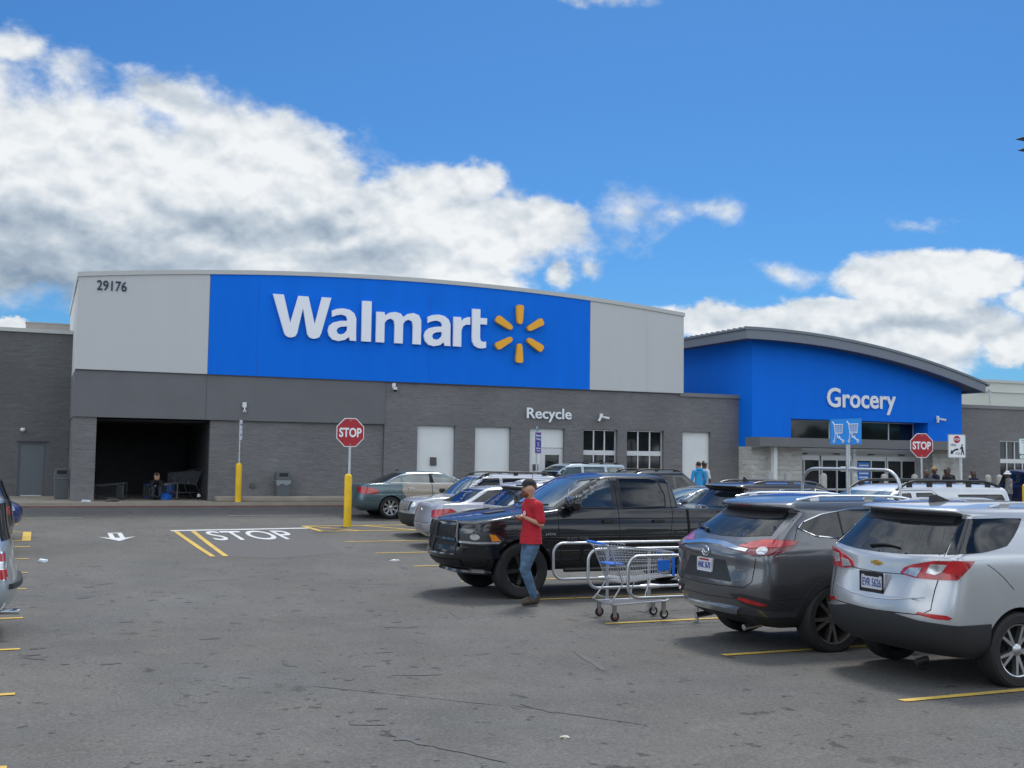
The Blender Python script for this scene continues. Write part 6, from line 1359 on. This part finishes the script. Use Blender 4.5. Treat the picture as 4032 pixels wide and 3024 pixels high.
# ------------------------------------------------------------------ litter
def blobm(name, loc, s, m, label, cat='litter', seed=1, sq=.35):
    rnd = random.Random(seed); bm = bmesh.new(); bmesh.ops.create_icosphere(bm, subdivisions=2, radius=1)
    for v in bm.verts: k = rnd.uniform(.65, 1.2); v.co = Vector((v.co.x*s[0]*k, v.co.y*s[1]*k, max(0, v.co.z*k*s[2]+s[2]*.4)))
    me = bpy.data.meshes.new(name); bm.to_mesh(me); bm.free(); me.materials.append(m); return setp(link(name, me, None, loc), label, cat)
BAGW = mat('plastic_bag', (.62, .70, .74), .4)
blobm('plastic_bag', (.13, 23.85, gz(23.85)), (.09, .06, .05), BAGW, 'crumpled white plastic bag on the asphalt by the left stalls', seed=3)
blobm('plastic_bag', (1.40, 38.35, SW), (.15, .08, .05), BAGW, 'flat white plastic bag on the sidewalk before the pillar', seed=5)
blobm('cloth_heap', (2.20, 38.45, SW), (.23, .12, .07), mat('cloth_grey', (.10, .09, .08), .9), 'dark cloth heap at the mouth of the alcove', seed=8)
blobm('paper_scrap', (5.0, 38.2, SW), (.12, .05, .02), mat('paper', (.50, .46, .38), .8), 'small paper scrap on the sidewalk right of the alcove', seed=9)
blobm('cigarette_box', (6.89, 22.6, gz(22.6)), (.12, .05, .025), CAMW, 'small white scrap on the asphalt left of the pickup bumper', seed=11)
blobm('paper_cup', (6.98, 6.72, gz(6.72)) if False else (3.62, 7.55, gz(7.55)), (.035, .03, .015), _mc['paper'], 'tiny scrap on the asphalt at the bottom of the picture', seed=12)
blobm('white_bundle', (5.05, 39.5, SW+.12), (.07, .06, .07), CAMW, 'small white bundle beside the tipped cart in the alcove', seed=14)
blobm('blue_bag', (4.02, 39.95, SW), (.24, .16, .17), BLUEP, 'blue bag on the ground beside the seated person', seed=15)

# ------------------------------------------------------------------ people
SKIN_ = mat('skin', (.50, .27, .18), .5); SKIND = mat('skin_dark', (.11, .055, .035), .5)
def skin_mesh(name, chains, m, parent, vox=.014, hem=None):
    """one continuous surface grown round chains of joints (x, y, z, side radius[, front radius])"""
    tb = bmesh.new(); bmesh.ops.create_icosphere(tb, subdivisions=2, radius=1); sv = [v.co.copy() for v in tb.verts]; sf = [tuple(v.index for v in f.verts) for f in tb.faces]; tb.free()
    b = MB()
    for ch in chains:
        for p, q in zip(ch, ch[1:]):
            P, Q = Vector(p[:3]), Vector(q[:3]); r1 = (p[4] if len(p) > 4 else p[3], p[3]); r2 = (q[4] if len(q) > 4 else q[3], q[3])
            k = max(1, int((Q-P).length/(min(*r1, *r2)*.40)))
            for i in range(k+1):
                t = i/k; c = P.lerp(Q, t); rx = r1[0]+(r2[0]-r1[0])*t; ry = r1[1]+(r2[1]-r1[1])*t; rz = min(rx, ry)
                b.add([(c.x+v.x*rx, c.y+v.y*ry, c.z+v.z*rz) for v in sv], sf)
    me = bpy.data.meshes.new(name); me.from_pydata(b.v, [], b.f); o = bpy.data.objects.new('t', me); COL.objects.link(o)
    rm = o.modifiers.new('r', 'REMESH'); rm.mode = 'VOXEL'; rm.voxel_size = vox; sm = o.modifiers.new('s', 'SMOOTH'); sm.factor = .5; sm.iterations = 3
    dg = bpy.context.evaluated_depsgraph_get(); m2 = bpy.data.meshes.new_from_object(o.evaluated_get(dg)); bpy.data.objects.remove(o); bpy.data.meshes.remove(me)
    if hem is not None:      # straight hem
        bm = bmesh.new(); bm.from_mesh(m2); bmesh.ops.bisect_plane(bm, geom=bm.verts[:]+bm.edges[:]+bm.faces[:], plane_co=(0, 0, hem), plane_no=(0, 0, -1), clear_outer=True); bm.to_mesh(m2); bm.free()
    m2.materials.clear(); m2.materials.append(m); m2.name = name; m2.polygons.foreach_set('material_index', [0]*len(m2.polygons)); m2.polygons.foreach_set('use_smooth', [True]*len(m2.polygons))
    return link(name, m2, parent)
def ellip(name, c, s, m, parent, cut=None, seg=16):
    bm = bmesh.new(); bmesh.ops.create_uvsphere(bm, u_segments=seg, v_segments=seg//2+2, radius=1)
    if cut is not None: bmesh.ops.delete(bm, geom=[v for v in bm.verts if v.co.z < cut], context='VERTS')
    for v in bm.verts: v.co = Vector((v.co.x*s[0]+c[0], v.co.y*s[1]+c[1], v.co.z*s[2]+c[2]))
    me = bpy.data.meshes.new(name); bm.to_mesh(me); bm.free(); me.materials.append(m); me.polygons.foreach_set('use_smooth', [True]*len(me.polygons)); return link(name, me, parent)
def hand(c, d, up, r=.5):
    """finger chains rooted in the palm centre c, pointing along d"""
    c = Vector(c); d = Vector(d).normalized(); up = Vector(up).normalized(); s = d.cross(up)
    out = []
    for i, (o, L) in enumerate(((-.033, .060), (-.011, .070), (.011, .066), (.033, .052))):
        a = c+s*o+d*.045; out.append([(*c, .028, .016), (*a, .011), (*(a+d*L*.5-up*.012), .010), (*(a+d*L*.8-up*.045), .0085)])
    a = c-s*.035-d*.01; out.append([(*c, .028, .016), (*a, .013), (*(a-s*.02+d*.04-up*.01), .010), (*(a-s*.012+d*.065-up*.02), .009)])
    return out
def person(label, loc, rz, top, legs=None, skin=SKIN_, pants=None, hair=None, hat=None, sleeve='short', H=1.78, pose=None, shoes=None, female=False, beard=None, lean=0., detail=False, hood=False, bulk=1.):
    r = empty('person', loc, rz, label, 'person'); k = H/1.80; P = dict(
        kneeL=(.03, .10, .50), ankL=(-.02, .11, .09), toeL=(.14, .12, .035), kneeR=(.02, -.10, .50), ankR=(-.03, -.11, .09), toeR=(.13, -.12, .035),
        elL=(.0, .26, 1.14), haL=(.10, .25, .90), elR=(.0, -.26, 1.14), haR=(.10, -.25, .90), head=(.045+lean, 0, 1.655), pel=(0, 0, .95), sh=(lean*.7, 0, 1.43), neck=(.01+lean*.9, 0, 1.53))
    if pose: P.update(pose)
    S_ = lambda p: (p[0]*k, p[1]*k, p[2]*k)
    def n(p, r_, r2=None): q = S_(p if not isinstance(p, str) else P[p]); w_ = bulk if r_ > .04 and q[2] < 1.5*k else 1; return (*q, r_*k*w_, (r2 or r_)*k*w_)
    def lerp(a, b, t): a = P[a] if isinstance(a, str) else a; b = P[b] if isinstance(b, str) else b; return tuple(a[i]+(b[i]-a[i])*t for i in range(3))
    pel, sh, nk, hd = P['pel'], P['sh'], P['neck'], P['head']; mid = lerp(pel, sh, .5)
    hipL = (pel[0], pel[1]+.095, pel[2]-.05); hipR = (pel[0], pel[1]-.095, pel[2]-.05); shL = (sh[0]-.01, .185 if not female else .165, sh[2]); shR = (sh[0]-.01, -.185 if not female else -.165, sh[2])
    ch = [[n(pel, .105, .09), n(mid, .12, .10), n(sh, .12, .09), n(nk, .058), n((hd[0]-.005, 0, hd[2]-.065), .085, .078), n((hd[0], 0, hd[2]+.01), .112, .095), n((hd[0]-.01, 0, hd[2]+.075), .095, .085)]]
    for s_, hip, shd in (('L', hipL, shL), ('R', hipR, shR)):
        ch.append([n(pel, .105, .09), n((hip[0], hip[1]*.9, hip[2]-.04), .068), n(lerp(hip, 'knee'+s_, .5), .064), n('knee'+s_, .055), n(lerp('knee'+s_, 'ank'+s_, .4), .05), n('ank'+s_, .036), n('toe'+s_, .03)])
        ch.append([n(sh, .12, .09), n(shd, .055), n('el'+s_, .040), n(lerp('el'+s_, 'ha'+s_, .85), .027), n('ha'+s_, .028, .016)])
        if detail:
            a = Vector(S_(P['el'+s_])); b_ = Vector(S_(P['ha'+s_])); d = (b_-a).normalized()
            ch += [[(q[0], q[1], q[2], q[3], q[4] if len(q) > 4 else q[3]) for q in c] for c in hand(b_, d, (0, 0, 1))]
    if detail: ch.append([n((hd[0], 0, hd[2]+.01), .112, .095), n((hd[0]+.075, 0, hd[2]-.005), .016), n((hd[0]+.098, 0, hd[2]-.012), .012)])
    skin_mesh('body', ch, skin, r, vox=.0075 if detail else .016)
    # clothes
    e = .016
    tc_ = [[n((pel[0], 0, pel[2]-.07), .200, .148), n((pel[0], 0, pel[2]+.06), .180, .138), n(mid, .145, .118), n(sh, .135, .105), n((nk[0], 0, nk[2]-.055), .080)]]
    for s_, shd in (('L', shL), ('R', shR)):
        t = .55 if sleeve == 'short' else .97
        if sleeve == 'short': tc_.append([n(sh, .135, .105), n(shd, .078), n(lerp(shd, 'el'+s_, .45), .068), n(lerp(shd, 'el'+s_, .78), .066)])
        else: tc_.append([n(sh, .135, .105), n(shd, .08), n('el'+s_, .062), n(lerp('el'+s_, 'ha'+s_, .82), .046)])
    skin_mesh('shirt' if sleeve == 'short' else 'jacket', tc_, top, r, hem=None if pel[2] < .9 else (pel[2]-.055)*k)
    pc = []
    for s_, hip in (('L', hipL), ('R', hipR)):
        pc.append([n((pel[0], 0, pel[2]+.08), .138, .118), n((pel[0], 0, pel[2]), .142, .122), n((hip[0], hip[1]*.92, hip[2]-.04), .090), n(lerp(hip, 'knee'+s_, .5), .088), n('knee'+s_, .070), n(lerp('knee'+s_, 'ank'+s_, .5), .062), n(lerp('knee'+s_, 'ank'+s_, .93), .055)])
    skin_mesh('trousers', pc, pants or mat('denim_dark', (.03, .045, .08), .85), r)
    for s_ in 'LR':
        a, t = P['ank'+s_], P['toe'+s_]
        skin_mesh('shoe', [[n((a[0]-.015, a[1], a[2]+.05), .052), n((a[0]-.01, a[1], a[2]-.02), .055), n(lerp('ank'+s_, 'toe'+s_, .55), .047), n((t[0]+.02, t[1], t[2]+.008), .040)]], shoes or BLACK, r)
    h = S_(hd)
    if hair: ellip('hair', (h[0]-.02*k, 0, h[2]+.045*k), (.105*k, .095*k, .115*k), hair, r, cut=-.35)
    if hair and female: skin_mesh('long_hair', [[(h[0]-.06*k, 0, h[2]+.05*k, .08*k), (h[0]-.08*k, 0, h[2]-.10*k, .075*k), (h[0]-.09*k, 0, h[2]-.25*k, .05*k)]], hair, r)
    if hat:
        kind, hm = hat
        hh = ellip('cap' if kind == 'cap' else 'hat', (h[0]-.008*k, 0, h[2]+.062*k), (.112*k, .098*k, .098*k), hm, r, cut=-.12)
        if kind == 'cap':
            b = MB(); b.prism([(h[0]+.06*k, -.080*k), (h[0]+.16*k, -.065*k), (h[0]+.20*k, 0), (h[0]+.16*k, .065*k), (h[0]+.06*k, .080*k)], h[2]+.050*k, h[2]+.068*k, 'z'); b.build('brim', hm, hh)
        elif kind == 'bucket':
            b = MB(); b.lathe([(.10*k, .075*k), (.155*k, .02*k), (.15*k, .018*k), (.095*k, .06*k)], 20, c=(h[0], 0, h[2]+.0*k)); b.build('brim', hm, hh, smooth=40)
    if beard:
        ellip('beard', (h[0]+.030*k, 0, h[2]-.062*k), (.082*k, .076*k, .060*k), beard, r)
    if detail:
        for sg in (1, -1):
            ellip('eye', (h[0]+.078*k, sg*.032*k, h[2]+.018*k), (.010, .012, .009), mat('eye_dark', (.02, .015, .012), .3), r, seg=8)
            ellip('ear', (h[0]-.005*k, sg*.085*k, h[2]+.0*k), (.020, .010, .032), skin, r, seg=10)
        MB().tube([(h[0]+.088*k, -.022, h[2]-.048*k), (h[0]+.094*k, 0, h[2]-.046*k), (h[0]+.088*k, .022, h[2]-.048*k)], .005, 5).build('mouth', mat('lip', (.36, .13, .11), .5), r, smooth=True)
    if hood: ellip('hood', (h[0]-.09*k, 0, h[2]-.13*k), (.08*k, .13*k, .07*k), top, r)
    return r
REDSH = mat('red_cotton', (.44, .012, .025), .85, noise=.14, nscale=7, bump=.8, bscale=9, stretch=(1, 1, .6)); DENIM = mat('denim', (.075, .135, .215), .9, noise=.30, nscale=9, bump=.8, bscale=12, stretch=(1, 1, 1.8))
BOOT = mat('boot_brown', (.060, .045, .032), .8, noise=.25, nscale=18); BEARD = mat('beard_ginger', (.16, .055, .025), .9); HAIRD = mat('hair_dark', (.02, .014, .012), .8)
m_ = person('man in red t-shirt, blue jeans and black cap walking past the pickup', (6.80, 15.40, gz(15.4)), math.pi, REDSH, pants=DENIM, shoes=BOOT, H=1.86,
    pose=dict(kneeL=(.14, .09, .52), ankL=(-.03, .09, .10), toeL=(.13, .10, .040), kneeR=(.05, -.09, .50), ankR=(-.10, -.10, .10), toeR=(.05, -.11, .035), pel=(.01, 0, .94), sh=(0, 0, 1.42), neck=(.03, 0, 1.53), head=(.055, 0, 1.655),
              elL=(-.045, .25, 1.165), haL=(.205, .15, 1.275), elR=(-.03, -.25, 1.17), haR=(.21, -.10, 1.25)),
    skin=SKIN_, hair=mat('hair_ginger', (.12, .055, .03), .9), hat=('cap', mat('cap_black', (.012, .012, .014), .8)), beard=BEARD, detail=True, bulk=1.10)
b = MB(); b.box(-.045, .045, -.07, .07, -.006, .006); o = b.build('phone', BLACK, None, bevel=.003, loc=(6.80-.30, 15.40-.03, gz(15.4)+1.30), rot=(0, R(-25), 0)); setp(o, 'black phone held in both hands by the man in red', 'phone')
q = MB(); hb = 1.36; k_ = 1.86/1.8
# round chest print of the t-shirt
pr = MB(); pr.tube([(.143, .055+.030*math.cos(R(a)), 1.36+.030*math.sin(R(a))) for a in range(0, 360, 20)], .006, 5, True); pr.box(.141, .148, .04, .07, 1.352, 1.368); pr.build('shirt_print', SIGNWHITE, m_)
pr = MB(); pr.tube([(.03, .155, .93), (.04, .165, .84), (.035, .16, .76)], .006, 5); pr.build('key_strap', BLACK, m_)
LB = mat('light_blue_cotton', (.03, .30, .62), .85, noise=.15, nscale=6); WHT = mat('white_cotton', (.62, .64, .68), .85); NAVYC = mat('navy_cotton', (.012, .018, .05), .9); CHAR = mat('charcoal_cotton', (.02, .021, .024), .9); CHECK = mat('check_shirt', (.22, .21, .20), .9, noise=.7, nscale=22)
person('person in a bright blue hooded sweatshirt seen from behind by the pale panel', (22.05, 35.0, gz(35)), R(80), LB, pants=mat('denim_grey', (.08, .10, .14), .9), hair=HAIRD, sleeve='long', H=1.80, hood=True)
person('person in a white t-shirt and grey cap beside the shopping cart', (22.42, 35.25, gz(35.25)), R(20), WHT, skin=SKIND, hair=HAIRD, pants=NAVYC, hat=('cap', mat('cap_grey', (.36, .34, .36), .8)), H=1.82)
for lab, x, y, rz, tp, hr, ht, hh, sk in (
    ('bald person low behind the white suv rack, leftmost of the queue', 30.9, 33.1, 200, NAVYC, None, None, 1.68, SKIND),
    ('person in navy jacket and tan cap in the queue by the grocery wall', 31.4, 33.2, 160, NAVYC, HAIRD, ('cap', mat('cap_tan', (.42, .25, .14), .8)), 1.80, SKIND),
    ('person in black cap facing left in the queue by the sign post', 31.8, 33.0, 180, CHAR, HAIRD, ('cap', BLACK), 1.75, SKIND),
    ('tall person in charcoal jacket behind the black-capped person', 32.15, 33.3, 190, CHAR, HAIRD, None, 1.80, SKIND),
    ('person with long dark hair under the grey wall right of the queue', 33.2, 33.1, 185, NAVYC, HAIRD, None, 1.68, SKIND),
    ('person in white bucket hat and checked shirt by the dark van', 34.05, 32.2, 150, CHECK, HAIRD, ('bucket', WHT), 1.72, SKIND)):
    person(lab, (x, y, gz(y)), R(rz), tp, skin=sk, hair=hr, hat=ht, sleeve='long', H=hh, female='long dark' in lab)
person('dark-clothed person sitting on the ground with hands at the face inside the alcove', (3.70, 40.0, SW-.66), R(-95), mat('black_hoodie', (.016, .017, .024), .9), hair=HAIRD, sleeve='long', H=1.72, pants=mat('jeans_dark', (.03, .04, .06), .9),
    pose=dict(pel=(-.05, 0, .86), sh=(.02, 0, 1.30), neck=(.08, 0, 1.40), head=(.14, 0, 1.50), kneeL=(.38, .12, 1.12), kneeR=(.38, -.12, 1.10), ankL=(.42, .12, .80), ankR=(.40, -.12, .80), toeL=(.56, .13, .74), toeR=(.54, -.13, .74), elL=(.30, .20, 1.18), haL=(.20, .06, 1.42), elR=(.30, -.20, 1.18), haR=(.20, -.06, 1.42)))
